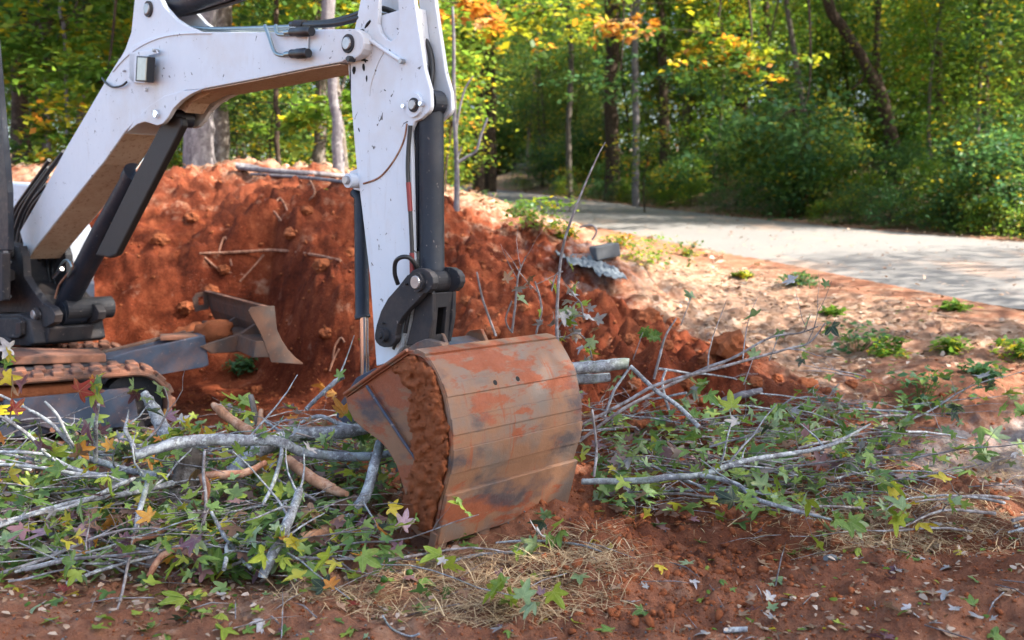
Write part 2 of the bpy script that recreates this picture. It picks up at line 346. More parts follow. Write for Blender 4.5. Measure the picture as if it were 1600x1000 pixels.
def m_road():
    t = NT('worn_asphalt'); a = t.noise(.7, 6, .6); g = t.noise(120, 3, .8); s = t.noise(1.2, 5, .7, t.pos(sc=(1, .35, 1)))
    col = t.mix(a, (.13, .125, .12), (.19, .18, .17)); col = t.mix(t.ramp(g, [(.4, .55), (.62, 0.0)]), col, (.13, .12, .115))
    col = t.mix(t.ramp(s, [(.52, 0.0), (.7, .6)]), col, (.34, .22, .15))
    v = t.n('ShaderNodeTexVoronoi', feature='DISTANCE_TO_EDGE'); v.inputs['Scale'].default_value = .55
    t.l(t.mix(.2, t.pos(), t.n('ShaderNodeTexNoise').outputs['Color']), v.inputs['Vector'])
    col = t.mix(t.ramp(v.outputs['Distance'], [(.004, .0), (.012, 0.0)]), col, (.07, .065, .06))
    return t.end(t.bsdf(col, .85, bump=t.bump(g, .006)))
def m_white():
    t = NT('scuffed_white_paint'); n = t.noise(5, 6, .65); n2 = t.noise(26, 6, .7)
    col = t.mix(n, (.55, .58, .63), (.63, .66, .705))
    col = t.mix(t.ramp(t.noise(2.6, 6, .62), [(.5, 0.0), (.72, .5)]), col, (.50, .43, .37))
    st = t.noise(7, 5, .65, t.pos(sc=(6, 6, .8))); col = t.mix(t.ramp(st, [(.58, 0.0), (.8, .35)]), col, (.42, .37, .34))
    sc = t.noise(14, 4, .7, t.pos(sc=(3, 3, 1.6))); sc2 = t.noise(8, 3, .6)
    col = t.mix(t.math('MULTIPLY', t.ramp(sc, [(.66, 0.0), (.68, .7)]), t.ramp(sc2, [(.5, 0.0), (.6, 1.0)])), col, (.13, .12, .13))
    ch = t.ramp(t.noise(30, 4, .6, dist=.8), [(.675, 0.0), (.69, .95)]); col = t.mix(ch, col, (.055, .045, .045))
    return t.end(t.bsdf(col, t.ramp(n2, [(.3, .32), (.7, .62)]), bump=t.bump(n2, .001), spec=.45))
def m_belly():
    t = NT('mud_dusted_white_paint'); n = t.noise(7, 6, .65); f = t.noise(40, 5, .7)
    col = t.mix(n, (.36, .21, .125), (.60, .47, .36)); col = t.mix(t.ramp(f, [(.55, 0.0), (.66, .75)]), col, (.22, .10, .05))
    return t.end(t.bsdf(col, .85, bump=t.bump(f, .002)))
def m_black(name, base, dust, amt, rough=.45, lo=.45):
    t = NT(name); n = t.noise(6, 6, .65); f = t.noise(34, 5, .7)
    col = t.mix(f, base, tuple(min(1, c * 1.6) for c in base))
    col = t.mix(t.ramp(n, [(lo, 0.0), (lo + .3, amt)]), col, dust)
    col = t.mix(t.ramp(t.noise(48, 4, .6, dist=.5), [(.67, 0.0), (.70, .5)]), col, (.34, .27, .23))
    return t.end(t.bsdf(col, t.ramp(f, [(.3, rough), (.7, rough + .25)]), bump=t.bump(f, .0012), spec=.3))
def m_bucket(name='rusty_mud_smeared_steel', c0=.34, w0=.53):
    t = NT(name); p = t.pos(); n = t.noise(4.5, 7, .65); f = t.noise(28, 6, .7); g = t.noise(110, 4, .7)
    col = t.mix(f, (.12, .10, .09), (.24, .205, .18))                                     # bare worn steel, brown
    cm = t.ramp(n, [(c0, .15), (c0 + .2, .94)]); col = t.mix(cm, col, t.mix(f, (.17, .075, .038), (.28, .145, .082)))  # clay film
    wipe = t.noise(3.2, 5, .65, t.pos(sc=(.9, .9, 2.6)))
    col = t.mix(t.ramp(wipe, [(w0, 0.0), (w0 + .05, .95)]), col, t.mix(g, (.19, .05, .022), (.31, .095, .045)))       # thick damp clay
    dk = t.noise(2.7, 6, .6, t.pos(sc=(1.2, 1.2, 2.2))); col = t.mix(t.ramp(dk, [(.56, 0.0), (.68, .8)]), col, (.05, .05, .06))
    mp = t.n('ShaderNodeMapping'); mp.inputs['Rotation'].default_value = (0, 0, R(-47.2)); t.l(p, mp.inputs[0]); m2 = t.n('ShaderNodeMapping'); m2.inputs['Scale'].default_value = (.6, 4, 4); t.l(mp.outputs[0], m2.inputs[0])
    bru = t.noise(5, 6, .7, m2.outputs[0]); col = t.mix(t.ramp(bru, [(.30, .25), (.42, 0.0)]), col, (.10, .065, .05)); col = t.mix(t.ramp(bru, [(.64, 0.0), (.74, .15)]), col, (.46, .36, .30))
    m3 = t.n('ShaderNodeMapping'); m3.inputs['Scale'].default_value = (7, 1, .8); t.l(mp.outputs[0], m3.inputs[0]); dr = t.noise(3, 5, .6, m3.outputs[0]); col = t.mix(t.ramp(dr, [(.60, 0.0), (.66, .7)]), col, (.25, .072, .03))
    s1 = t.noise(5, 3, .5, t.pos(sc=(30, 3, 3))); s2 = t.noise(5, 3, .5, t.pos(sc=(3, 3, 34)))
    scr = t.math('MAXIMUM', t.ramp(s1, [(.72, 0.0), (.78, .25)]), t.ramp(s2, [(.72, 0.0), (.78, .25)]))
    col = t.mix(scr, col, (.46, .38, .32))
    h = t.math('ADD', t.math('MULTIPLY', f, .6), t.math('MULTIPLY', g, .4))
    return t.end(t.bsdf(col, t.ramp(f, [(.3, .5), (.7, .85)]), bump=t.bump(h, .003), spec=.3, metal=t.math('MULTIPLY', t.math('SUBTRACT', 1.0, cm), .55)))
def m_plain(name, col, rough=.5, metal=0, var=.25, bs=0.0008):
    t = NT(name); n = t.noise(22, 5, .65); c = t.mix(n, tuple(x * (1 - var) for x in col), tuple(min(1, x * (1 + var)) for x in col))
    return t.end(t.bsdf(c, rough, metal, bump=t.bump(n, bs)))
def m_bark(name, c0, c1, c2, sc=14, stretch=.22, bd=.012, lich=False):
    t = NT(name); v = t.pos(False, (1, 1, stretch)); n = t.noise(sc, 6, .7, v, .4); m = t.noise(3.5, 5, .6, t.pos(False)); l_ = t.noise(20, 5, .7, t.pos(False))
    col = t.ramp(n, [(.3, c0), (.62, c1)]); col = t.mix(t.ramp(l_, [(.5, 0.0), (.62, .8)]), col, c2); col = t.mix(t.ramp(m, [(.45, 0.0), (.7, .35)]), col, tuple(x * .5 for x in c1))
    if lich:
        k = t.noise(45, 6, .75, t.pos(False)); col = t.mix(t.ramp(k, [(.53, 0.0), (.58, .8)]), col, (.44, .47, .47)); col = t.mix(t.ramp(k, [(.36, .85), (.43, 0.0)]), col, (.07, .065, .06))
        gr = t.noise(6, 4, .6, t.pos(False)); col = t.mix(t.ramp(gr, [(.55, 0.0), (.7, .5)]), col, (.26, .30, .20))
    return t.end(t.bsdf(col, .9, bump=t.bump(n, bd), spec=.15))
def m_leaf(name, stops, trans=.4, obj=False, vein=False, rough=.5):
    """stops: colour ramp over a random number per leaf"""
    t = NT(name); r = t.n('ShaderNodeObjectInfo').outputs['Random'] if obj else t.attr('rnd')
    col = t.ramp(r, stops); n = t.noise(60 if obj else 9, 4, .65); col = t.mix(t.ramp(n, [(.35, .35), (.6, 0.0)]), col, tuple(c * .6 for c in stops[0][1]))
    if vein:
        pn = t.noise(1.3, 4, .7, t.pos(False)); col = t.mix(t.ramp(pn, [(.52, 0.0), (.68, .65)]), col, t.mix(.5, col, (.42, .30, .05)))
        fn = t.noise(14, 4, .7, t.pos(False)); col = t.mix(t.ramp(fn, [(.3, .5), (.7, 0.0)]), col, t.mix(1, col, (.5, .5, .5), 'MULTIPLY'))
        v = t.attr('vein'); col = t.mix(t.ramp(v, [(.90, 0.0), (.97, .55)]), col, t.mix(.5, col, (.55, .6, .3)))
        sp = t.noise(75, 3, .6, t.pos(False)); col = t.mix(t.ramp(sp, [(.66, 0.0), (.70, .8)]), col, (.06, .035, .02))
    b = t.bsdf(col, rough, spec=.35); tr = t.n('ShaderNodeBsdfTranslucent'); t.l(t.mix(.35, col, t.mix(1, col, (1.6, 1.5, .6), 'MULTIPLY')), tr.inputs[0])
    mx = t.n('ShaderNodeMixShader'); mx.inputs[0].default_value = trans; t.l(b.outputs[0], mx.inputs[1]); t.l(tr.outputs[0], mx.inputs[2])
    return t.end(mx)
M = {
 'ground': m_ground(), 'clay': m_clay(), 'road': m_road(), 'white': m_white(), 'belly': m_belly(), 'bucket': m_bucket(), 'bside': m_bucket('clay_smeared_side_steel', .10, .46),
 'cyl': m_black('black_cylinder_paint', (.010, .013, .02), (.10, .07, .06), .18, .35),
 'cast': m_black('dark_cast_steel', (.016, .016, .019), (.085, .06, .05), .55, .5),
 'blue': m_black('dark_slate_frame_paint', (.028, .038, .06), (.15, .07, .04), .65, .45),
 'blade': m_black('muddy_blade_steel', (.042, .038, .036), (.14, .066, .04), .9, .6, .3),
 'rubber': m_black('clay_caked_rubber', (.045, .03, .025), (.26, .105, .06), .95, .75, .36),
 'guard': m_plain('black_brown_guard', (.012, .010, .010), .6, 0, .4), 'chrome': m_plain('chrome_rod', (.75, .75, .78), .12, 1, .05, .0001), 'pin': m_plain('worn_steel_pin', (.34, .33, .33), .38, .7, .4),
 'hose': m_plain('black_rubber_hose', (.014, .014, .016), .45), 'pipe': m_plain('zinc_pipe', (.22, .27, .28), .3, .8, .3),
 'lens': m_plain('pale_lamp_lens', (.42, .42, .34), .15), 'yellow': m_plain('yellow_decal', (.75, .55, .02), .5), 'mark': m_plain('black_print_and_hole_dark', (.008, .008, .008), .9),
 'red': m_plain('red_hose_wrap', (.2, .02, .02), .5), 'concrete': m_plain('grey_concrete', (.10, .105, .11), .9, 0, .35, .004),
 'bark': m_bark('brown_grey_bark', (.035, .027, .022), (.16, .13, .11), (.24, .22, .20)), 'bark_dark': m_bark('dark_brown_bark', (.016, .012, .010), (.075, .05, .036), (.12, .09, .07)),
 'bark_pale': m_bark('pale_grey_bark', (.06, .052, .058), (.19, .17, .18), (.25, .24, .24)),
 'limb': m_bark('pale_lichen_bark', (.09, .085, .09), (.25, .25, .27), (.36, .38, .40), 30, .4, .006, True), 'twig': m_bark('grey_twig_bark', (.07, .055, .05), (.24, .21, .21), (.36, .35, .36), 40, .3, .001),
 'torn': m_bark('torn_red_wood', (.13, .05, .03), (.42, .22, .13), (.5, .32, .22), 26, .12, .004), 'root': m_bark('reddish_root', (.10, .04, .025), (.34, .16, .10), (.42, .26, .18), 30, .3, .002),
 'straw': m_leaf('dry_straw', [(0, (.22, .12, .06)), (.5, (.42, .28, .15)), (1, (.58, .44, .27))], .1),
 'litter': m_leaf('dry_leaf_litter', [(0, (.07, .035, .02)), (.25, (.20, .10, .055)), (.5, (.36, .23, .15)), (.8, (.42, .30, .22)), (1, (.52, .42, .35))], .15),
 'ash': m_plain('pale_blue_grey_sheet', (.10, .12, .14), .6, 0, .3, .004),
}
G1c, G2c, G3c = (.035, .085, .018), (.065, .14, .03), (.11, .20, .045); YG, YE, OR = (.28, .33, .03), (.62, .46, .03), (.55, .22, .03)
M['fol_r'] = m_leaf('mixed_green_foliage', [(0, (.04, .10, .04)), (.3, (.06, .135, .045)), (.55, (.085, .17, .045)), (.8, (.14, .23, .05)), (.95, (.24, .31, .05)), (1, YE)], .5)
M['fol_y'] = m_leaf('yellowing_foliage', [(0, (.05, .11, .02)), (.35, (.09, .17, .03)), (.6, (.2, .28, .03)), (.8, (.42, .42, .03)), (.93, YE), (1, OR)], .5)
M['fol_l'] = m_leaf('light_green_foliage', [(0, (.08, .18, .03)), (.4, (.15, .27, .04)), (.75, (.22, .33, .05)), (.93, (.34, .40, .05)), (1, YE)], .6)
M['fol_o'] = m_leaf('orange_foliage', [(0, (.5, .3, .04)), (.5, (.6, .24, .04)), (1, (.6, .40, .2))], .4)
M['fol_b'] = m_leaf('low_blue_green_foliage', [(0, (.045, .12, .05)), (.5, (.08, .19, .07)), (.85, (.13, .26, .08)), (1, (.2, .28, .05))], .42)
LC = {'green': [(0, (.08, .16, .03)), (.5, (.15, .26, .05)), (1, (.25, .36, .08))], 'pale green': [(0, (.15, .24, .10)), (.5, (.23, .33, .16)), (1, (.33, .42, .24))],
      'yellow-green': [(0, (.18, .27, .03)), (1, (.36, .42, .05))], 'yellow': [(0, (.5, .38, .03)), (1, (.66, .52, .06))], 'orange': [(0, (.5, .17, .03)), (1, (.62, .32, .05))],
      'purple': [(0, (.10, .035, .05)), (.5, (.20, .09, .13)), (1, (.36, .24, .32))], 'red': [(0, (.18, .02, .02)), (1, (.36, .06, .04))], 'brown': [(0, (.13, .06, .035)), (1, (.36, .22, .15))],
      'silvery': [(0, (.22, .21, .22)), (1, (.44, .42, .45))], 'dark': [(0, (.03, .05, .035)), (1, (.06, .09, .06))]}
LM = {k: m_leaf(k.replace(' ', '_').replace('-', '_') + '_leaf', v, .3 if k not in ('brown', 'silvery') else .12, True, True) for k, v in LC.items()}
# ------------------------------------------------------------------ ground sheet: fine where the photograph looks, reaching past the wood
def ground_sheet():
    rr = np.concatenate([np.geomspace(.25, 1.8, 12)[:-1], np.geomspace(1.8, 13, 430)[:-1], np.geomspace(13, 260, 190)])
    an = np.concatenate([np.linspace(-178, -33, 40)[:-1], np.linspace(-33, 33, 620), np.linspace(33, 178, 40)[1:]]) * np.pi / 180
    A, Rr = np.meshgrid(an, rr); X = Rr * np.sin(A); Y = Rr * np.cos(A)
    Z = ground(X.ravel(), Y.ravel()); m = masks(X.ravel(), Y.ravel()); rd = road_dist(X.ravel(), Y.ravel())
    Z -= np.where(rd <= 0.0, .035, 0)
    nr, na = A.shape; i = np.arange(nr - 1)[:, None] * na + np.arange(na - 1)[None]; i = i.ravel()
    F = np.stack([i, i + na, i + na + 1, i + 1], 1)[:, ::-1]
    near = np.clip(1 - rd / .5, 0, 1)
    me = np_mesh('ground', np.stack([X.ravel(), Y.ravel(), Z], 1), F, M['ground'], True, {'rough': m[0], 'litter': m[1], 'grey': m[2], 'grass': m[3] * (1 - near)})
    return meta(link('ground', me), kind='structure')
ground_sheet()
def road():
    n, k = 420, 14; a = np.array(spline([tuple(p) for p in RNp], 20)); b = np.array(spline([tuple(p) for p in RFp], 20))
    tt = np.linspace(0, 1, n); ia = tt * (len(a) - 1); A = np.stack([np.interp(ia, np.arange(len(a)), a[:, j]) for j in range(3)], 1); B = np.stack([np.interp(ia, np.arange(len(b)), b[:, j]) for j in range(3)], 1)
    V = []
    for s in np.linspace(0, 1, k):
        Q = A * (1 - s) + B * s
        if s in (0, 1): Q = Q + (A - B) / np.linalg.norm(A - B, axis=1)[:, None] * ((1 if s == 0 else -1) * .22 * fbm(tt * 90, tt * 0, 4, 5, .7))[:, None]
        Q[:, 2] = base_z(Q[:, 0], Q[:, 1]) - .022 + .05 * math.sin(math.pi * s) ** .6; V.append(Q)
    V = np.stack(V, 1).reshape(-1, 3); i = (np.arange(n - 1)[:, None] * k + np.arange(k - 1)[None]).ravel(); F = np.stack([i, i + 1, i + k + 1, i + k], 1)
    meta(link('road', np_mesh('road', V, F, M['road'], True)), kind='structure')
road()
# ------------------------------------------------------------------ the excavator
W = Vector((.680, .7332, 0)).normalized(); U = Vector((W.y, -W.x, 0)); ZUP = Vector((0, 0, 1)); CB = 2.694
def Q(px, py, c=CB, n=W):
    d = ray(px, py); t = c / d.dot(n); return Vector((d.x * t, t, CAM_H + d.z * t))
exc = empty('mini_excavator', (-3.1, 6.08, -.14), 'white and black mini excavator with a rusty bucket resting on the ground', 'excavator')
def plate(name, pts, c, th, mat, parent=exc, bevel=.004, holes=(), n=W, off=0):
    o = n * off
    return MB().prism([Q(x, y, c, n) + o for x, y in pts], n * th, [[Q(x, y, c, n) + o for x, y in h] for h in holes]).build(name, M[mat], parent, bevel=bevel)
def arc(cx, cy_, r, a0, a1, n=8, ry=None): return [(cx + r * math.cos(R(a0 + (a1 - a0) * k / n)), cy_ + (ry or r) * math.sin(R(a0 + (a1 - a0) * k / n))) for k in range(n + 1)]
def pin(px, py, c, r, ln, mat='pin', parent=exc, name='pin', n=W, collar=1.45):
    """a round pin whose head stands toward us from the plane c; returns it"""
    a = Q(px, py, c, n); m = MB()
    m.tube([a - n * .012, a - n * .010, a + n * ln], [r * .88, r, r], 18, smooth=False)
    o = m.build(name, M[mat], parent, bevel=.002)
    if collar: 
        b = MB(); b.tube([a - n * .003, a + n * .02], [r * collar, r * collar * 1.03], 22, smooth=False); b.build('washer', M['cast'] if mat in ('pin', 'cast') else M['white'], o, bevel=.001)
    return o
def tubeQ(name, pts, r, mat, parent=exc, sides=12, sm=5, c=CB, n=W):
    """pts (px, py[, plane offset[, radius]])"""
    L = [(*Q(p[0], p[1], c + (p[2] if len(p) > 2 else 0), n), p[3] if len(p) > 3 else r) for p in pts]
    S = spline(L, sm) if sm > 1 and len(L) > 2 else L
    return MB().tube([Vector(s[:3]) for s in S], [float(s[3]) for s in S], sides).build(name, M[mat], parent)

def axle(name, px, py, o0, o1, r, mat, parent=exc, sides=24):
    a = Q(px, py, CB + o0); return MB().tube([a, a + W * (o1 - o0)], r, sides, smooth=False).build(name, M[mat], parent, bevel=.002)
# boom -------------------------------------------------------------
BN = CB - .11
boom_out = [(210,70),(186,92),(168,121),(105,228),(66,301),(31,362),(43,404),(54,388),(146,272),(162,253),(195,206),(224,176),(252,154),(290,141),(315,139),(400,123),(488,105),(533,97)] + arc(543,68,26,100,-62,8) + [(496,46),(430,50),(380,50),(309,50),(262,54),(232,60)]
boom = plate('boom', boom_out, BN, .22, 'white', bevel=.008)
# the mud-dusted underside, a skin a few mm proud of the box
def skin(name, edge, c0, c1, down, mat, parent):
    m = MB(); V = []
    for x, y in edge:
        a = Q(x, y, c0); V.append((a, a + W * (c1 - c0)))
    for i in range(len(V) - 1):
        a, b = V[i]; c, d = V[i+1]; t = (c - a).normalized(); nn = t.cross(W).normalized(); nn = nn if nn.z < 0 else -nn; o = nn * .004
        m.add([a+o, b+o, d+o, c+o, a+o*2, b+o*2, d+o*2, c+o*2], [(0,1,2,3),(7,6,5,4),(0,4,5,1),(1,5,6,2),(2,6,7,3),(3,7,4,0)])
    return m.build(name, M[mat], parent)
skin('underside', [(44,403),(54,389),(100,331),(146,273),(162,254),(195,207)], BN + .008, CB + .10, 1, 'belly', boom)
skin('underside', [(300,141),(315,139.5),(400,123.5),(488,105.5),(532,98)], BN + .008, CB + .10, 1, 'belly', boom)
for c in (0, .17):                 # top lug carrying the arm cylinder
    plate('cylinder_lug', [(180,104),(195,78),(205,50),(209,10),(212,-18),(222,-34),(238,-34),(246,-10),(256,10),(272,28),(290,40),(312,49),(312,60),(262,70),(220,84)], BN + .012, .028, 'white', bevel=.004, off=c)
for c in (0, .2):                  # elbow lug carrying the lift cylinder
    plate('cylinder_lug', [(198,207),(212,186),(232,166),(256,150),(285,142),(316,139),(298,147),(283,157),(270,170),(262,184),(254,193),(245,196),(236,193),(226,190),(214,194)], BN - .006, .024, 'white', bevel=.003, off=c)
pin(231, 14, BN + .004, .028, .2); pin(245, 178, BN - .014, .021, .24, 'chrome', collar=0)
pin(543.5, 68, BN - .004, .026, .24)
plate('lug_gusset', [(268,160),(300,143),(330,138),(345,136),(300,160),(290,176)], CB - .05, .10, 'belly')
tubeQ('boom_trim_seam', [(176,112,-.113),(196,90,-.113),(220,72,-.113),(250,59,-.113),(285,53,-.113),(330,52,-.113)], .0035, 'white', boom, 6)
# work lamp on the boom
lamp = plate('work_lamp', [(213,87),(230,88),(228,128),(211,127)], BN - .075, .045, 'hose', bevel=.004)
plate('lamp_lens', [(215,89.5),(228.5,90.5),(226.5,125.5),(213.5,125)], BN - .082, .006, 'lens', lamp, .001)
br = plate('lamp_bracket', [(202,82),(243,77),(247,83),(232,87),(230,131),(206,128),(200,120)], BN - .028, .006, 'white')
plate('bracket_arm', [(202,82),(210,84),(209,129),(202,127)], BN - .028, .027, 'white', br, .001)
pin(242, 79, BN - .03, .008, .02, collar=0, parent=br); pin(229, 140, BN - .004, .010, .02, 'white', collar=0); pin(195, 111, BN - .004, .006, .01, collar=0)
tubeQ('lamp_cable', [(198,128,-.125),(190,134,-.13),(176,136,-.13),(165,129,-.12),(160,122,-.10)], .006, 'hose')
# pipes and couplings
tubeQ('steel_pipe', [(285,41,-.03),(330,45,-.03),(420,43,-.03),(462,41,-.03)], .010, 'pipe')
tubeQ('steel_pipe', [(285,44,.03),(330,47,.03),(420,46,.03),(500,44,.03)], .010, 'pipe')
tubeQ('steel_pipe', [(414,40,-.12),(420,56,-.13),(428,79,-.135),(434,85,-.135),(445,87,-.135),(458,87,-.135)], .0085, 'pipe')
tubeQ('steel_pipe', [(431,40,-.11),(432,50,-.13),(437,54,-.13),(452,54,-.13)], .0085, 'pipe')
plate('coupling_plate', arc(458,86,6,180,90,4) + arc(474,86,6,90,0,4) + [(481,42),(453,42)], BN - .012, .006, 'white', bevel=.001)
for y0, x0, x1 in ((84, 456, 482), (50, 456, 487)):
    q = tubeQ('coupling', [(x0,y0,-.145,.019),(x0+8,y0,-.145,.019),(x0+9,y0,-.145,.022),(x1-5,y0-1,-.145,.022),(x1-4,y0-1,-.145,.019),(x1,y0-1,-.145,.019)], .02, 'hose', sm=1, sides=14)
    tubeQ('coupling_nut', [(x0-10,y0+1,-.145),(x0+1,y0,-.145)], .013, 'pipe', q, 6, 1)
tubeQ('hydraulic_hose', [(455,38,-.07),(490,39,-.09),(530,36,-.08),(566,27,-.05),(590,24,-.02),(608,28,.02),(622,36,.05),(632,50,.05)], .013, 'hose')
tubeQ('hydraulic_hose', [(470,36,-.02),(510,35,-.04),(548,26,-.03),(580,14,-.02),(604,15,.02),(640,34,.03),(664,62,.03),(674,92,.03),(674,125,.02),(668,160,.02)], .012, 'hose')
tubeQ('hydraulic_hose', [(250,26,.05),(300,20,.05),(360,5,.05),(420,-18,.05)], .012, 'hose')
tubeQ('hose_clamp', [(462,39,-.08),(476,39,-.08)], .022, 'cast', sm=1)
tubeQ('hydraulic_hose', [(100,237,-.02),(60,290,-.02),(40,320,-.03),(27,350,-.03),(14,400,-.03),(20,450,-.02)], .015, 'hose')
for k, dx in enumerate((0, 7, 13, -6, 19)):
    tubeQ('hydraulic_hose', [(76-dx*.2,262+dx*2,.09),(48+dx*.7,300+dx*.5,.09),(28+dx,330,.10),(17+dx,365,.10),(12+dx,420,.10),(20+dx,470,.08)], .013, 'hose')
for k in range(7): tubeQ('hydraulic_hose', [(38+k*8,392+k*2,.02*k-.02),(40+k*7,420,.02*k-.02),(46+k*7,450,.02*k-.02),(58+k*6,480,.02*k)], .013, 'hose')
# arm cylinder above the boom
tubeQ('arm_cylinder', [(238,20,0,.045),(262,12,0,.058),(420,-40,0,.058)], .058, 'cyl', sm=1, sides=22)
axle('arm_cylinder_eye', 231, 14, -.055, .06, .05, 'cyl')
# lift cylinder with its guard
lc = tubeQ('lift_cylinder', [(99,484,0,.062),(116,450,0,.068),(160,366,0,.068),(205,287,0,.066),(208,281,0,.072),(214,270,0,.072)], .068, 'cyl', sm=1, sides=24)
tubeQ('cylinder_rod', [(205,287,0),(268,200,0)], .032, 'chrome', lc, 16, 1)
axle('cylinder_eye', 95, 490, -.06, .08, .075, 'cyl', lc); axle('cylinder_eye', 268, 184, -.06, .05, .045, 'cyl', lc)
plate('cylinder_guard', [(148,399),(170,403),(181,399),(275,215),(284,196),(282,184),(266,178),(250,196),(203,286)], CB - .06, .04, 'guard', lc, .010)
tubeQ('grease_pipe', [(106,432,-.09),(112,418,-.09),(108,408,-.09),(100,408,-.09),(90,424,-.09)], .008, 'pipe', lc)
tubeQ('grease_pipe', [(86,466,-.085),(92,446,-.085),(104,430,-.085),(113,420,-.085),(113,410,-.085)], .006, 'root', lc)
tubeQ('hose_end', [(84,433,-.09),(97,420,-.09)], .013, 'chrome', sm=1)
# swing post castings
sp_ = [(-10,372),(2,366)] + arc(12,395,17,250,330,4) + [(30,384),(35,400),(37,432),(52,455),(66,473),(80,481),(86,492),(84,504),(72,511),(58,511),(44,504),(40,490),(26,488),(-10,488)]
plate('swing_bracket', sp_, CB - .17, .05, 'cast', bevel=.008); plate('swing_bracket', sp_, CB - .17, .05, 'cast', bevel=.008, off=.27)
plate('bracket_web', [(-10,386),(20,396),(30,440),(48,462),(60,490),(-10,496)], CB - .12, .24, 'cast', bevel=.004)
pin(11, 394, CB - .20, .032, .36, 'pin'); pin(53, 492, CB - .20, .030, .36, 'pin')
for x, y in ((16,410),(58,508),(16,463)): pin(x, y, CB - .175, .010, .02, 'pin', collar=0)
plate('swing_post', [(-30,492),(30,490),(46,500),(52,537),(46,541),(-30,536)], CB - .24, .46, 'cast', bevel=.012)
plate('swing_post', [(-30,497),(28,497),(33,503),(33,523),(28,528),(-30,528)], CB - .27, .03, 'cast', bevel=.006)
plate('post_eye', [(24,504),(32,504),(32,522),(24,522)], CB - .275, .01, 'hose', bevel=.002)
plate('swing_post', [(40,500),(78,512),(74,536),(46,541)], CB - .16, .28, 'cast', bevel=.01)
axle('pivot_drum', 100, 484, -.05, .25, .07, 'cast')
tubeQ('swing_ram', [(-20,430,-.2),(16,430,-.2)], .04, 'cast', sm=1)
# house
plate('engine_cover', [(-220,300),(15,284),(60,289),(90,330),(108,372),(112,408),(100,462),(-220,470)], CB + .42, .2, 'white', bevel=.02)
plate('side_skirt', [(100,420),(128,440),(128,508),(119,522),(60,526),(60,440)], CB + .42, .1, 'blue', bevel=.02)
plate('house_floor', [(-220,470),(50,470),(50,520),(-220,524)], CB + .2, .4, 'cast', bevel=.01)
plate('cab_pillar', [(-24,60),(-9,60),(12,300),(13,392),(-10,392)], CB - .30, .035, 'cyl', bevel=.008)
plate('house_panel', [(-200,395),(4,395),(4,470),(-200,470)], CB - .34, .05, 'cast', bevel=.01)
# arm --------------------------------------------------------------
AN = CB - .065
arm_out = [(572,-150),(563,0),(553,50),(557,80),(543,97),(547,140),(553,216),(557,262),(565,324),(578,435),(588,572),(612,566),(626,543),(636,480),(646,405),(643,250),(641,205),(648,190),(657,186)] + arc(655,164,18,60,0,5) + [(672,140),(663,108),(655,54),(647,0),(636,-150)]
hole = [(606,-75),(592,-10),(590,38),(595,52),(603,61),(611,64),(619,58),(623,45),(622,0),(617,-60)]
lowest = [(553,216),(557,262),(565,324),(578,435),(588,572),(612,566),(626,543),(636,480),(646,405),(643,250),(638,200),(600,170)]
for c in (0, .11):
    plate('arm_plate', arm_out, AN, .02, 'white', bevel=.004, holes=[hole], off=c)
arm = plate('arm_box', [(551,105),(556,216),(560,262),(568,324),(581,435),(590,566),(610,562),(623,541),(633,480),(643,405),(640,250),(630,215),(600,195),(590,120)], AN + .02, .09, 'white', bevel=.003)
plate('arm_nose', arc(590,60,34,90,270,8) + [(640,10),(650,100)], AN + .021, .088, 'white', bevel=.003)
tubeQ('arm_seam', [(636,193,-.066),(632,216,-.066),(622,240,-.066),(606,264,-.066),(590,279,-.066),(568,287,-.066)], .0042, 'root', arm, 6)
tubeQ('arm_seam', [(600,80,-.066),(590,100,-.066),(580,130,-.066),(577,150,-.066)], .0028, 'white', arm, 6)
tubeQ('greased_joint', [(553,88,-.07,.012),(563,82,-.07,.014),(570,72,-.07,.014),(571,60,-.07,.012),(565,48,-.07,.01)], .013, 'hose')
tubeQ('grease_rail', [(571,58,-.072),(600,78,-.072),(628,96,-.072)], .0085, 'white', sm=1)
pin(628, 96, CB - .075, .010, .01, 'pin', collar=0); pin(547, 92, CB - .12, .012, .02, 'hose', collar=0)
axle('pin_boss', 645, 164, -.078, -.064, .046, 'white')
pin(646, 164, CB - .082, .019, .15); pin(632, 166, CB - .075, .0095, .01, 'chrome', collar=0); pin(659, 162, CB - .075, .0095, .01, 'chrome', collar=0)
for x0, y0, x1, y1, r_ in ((554,104,553,116,.009),(568,100,569,111,.007),(573,118,573,128,.004),(561,92,575,95,.006),(579,32,570,44,.007),(566,86,572,98,.006),(547,100,548,150,.003),(560,200,562,206,.003),(600,140,603,142,.002)):
    tubeQ('grease_smear', [(x0,y0,-.0655,r_*.6),((x0+x1)/2,(y0+y1)/2,-.0655,r_),(x1,y1,-.0655,r_*.3)], r_, 'mark', arm, 8, 3).scale = (1, 1, 1)
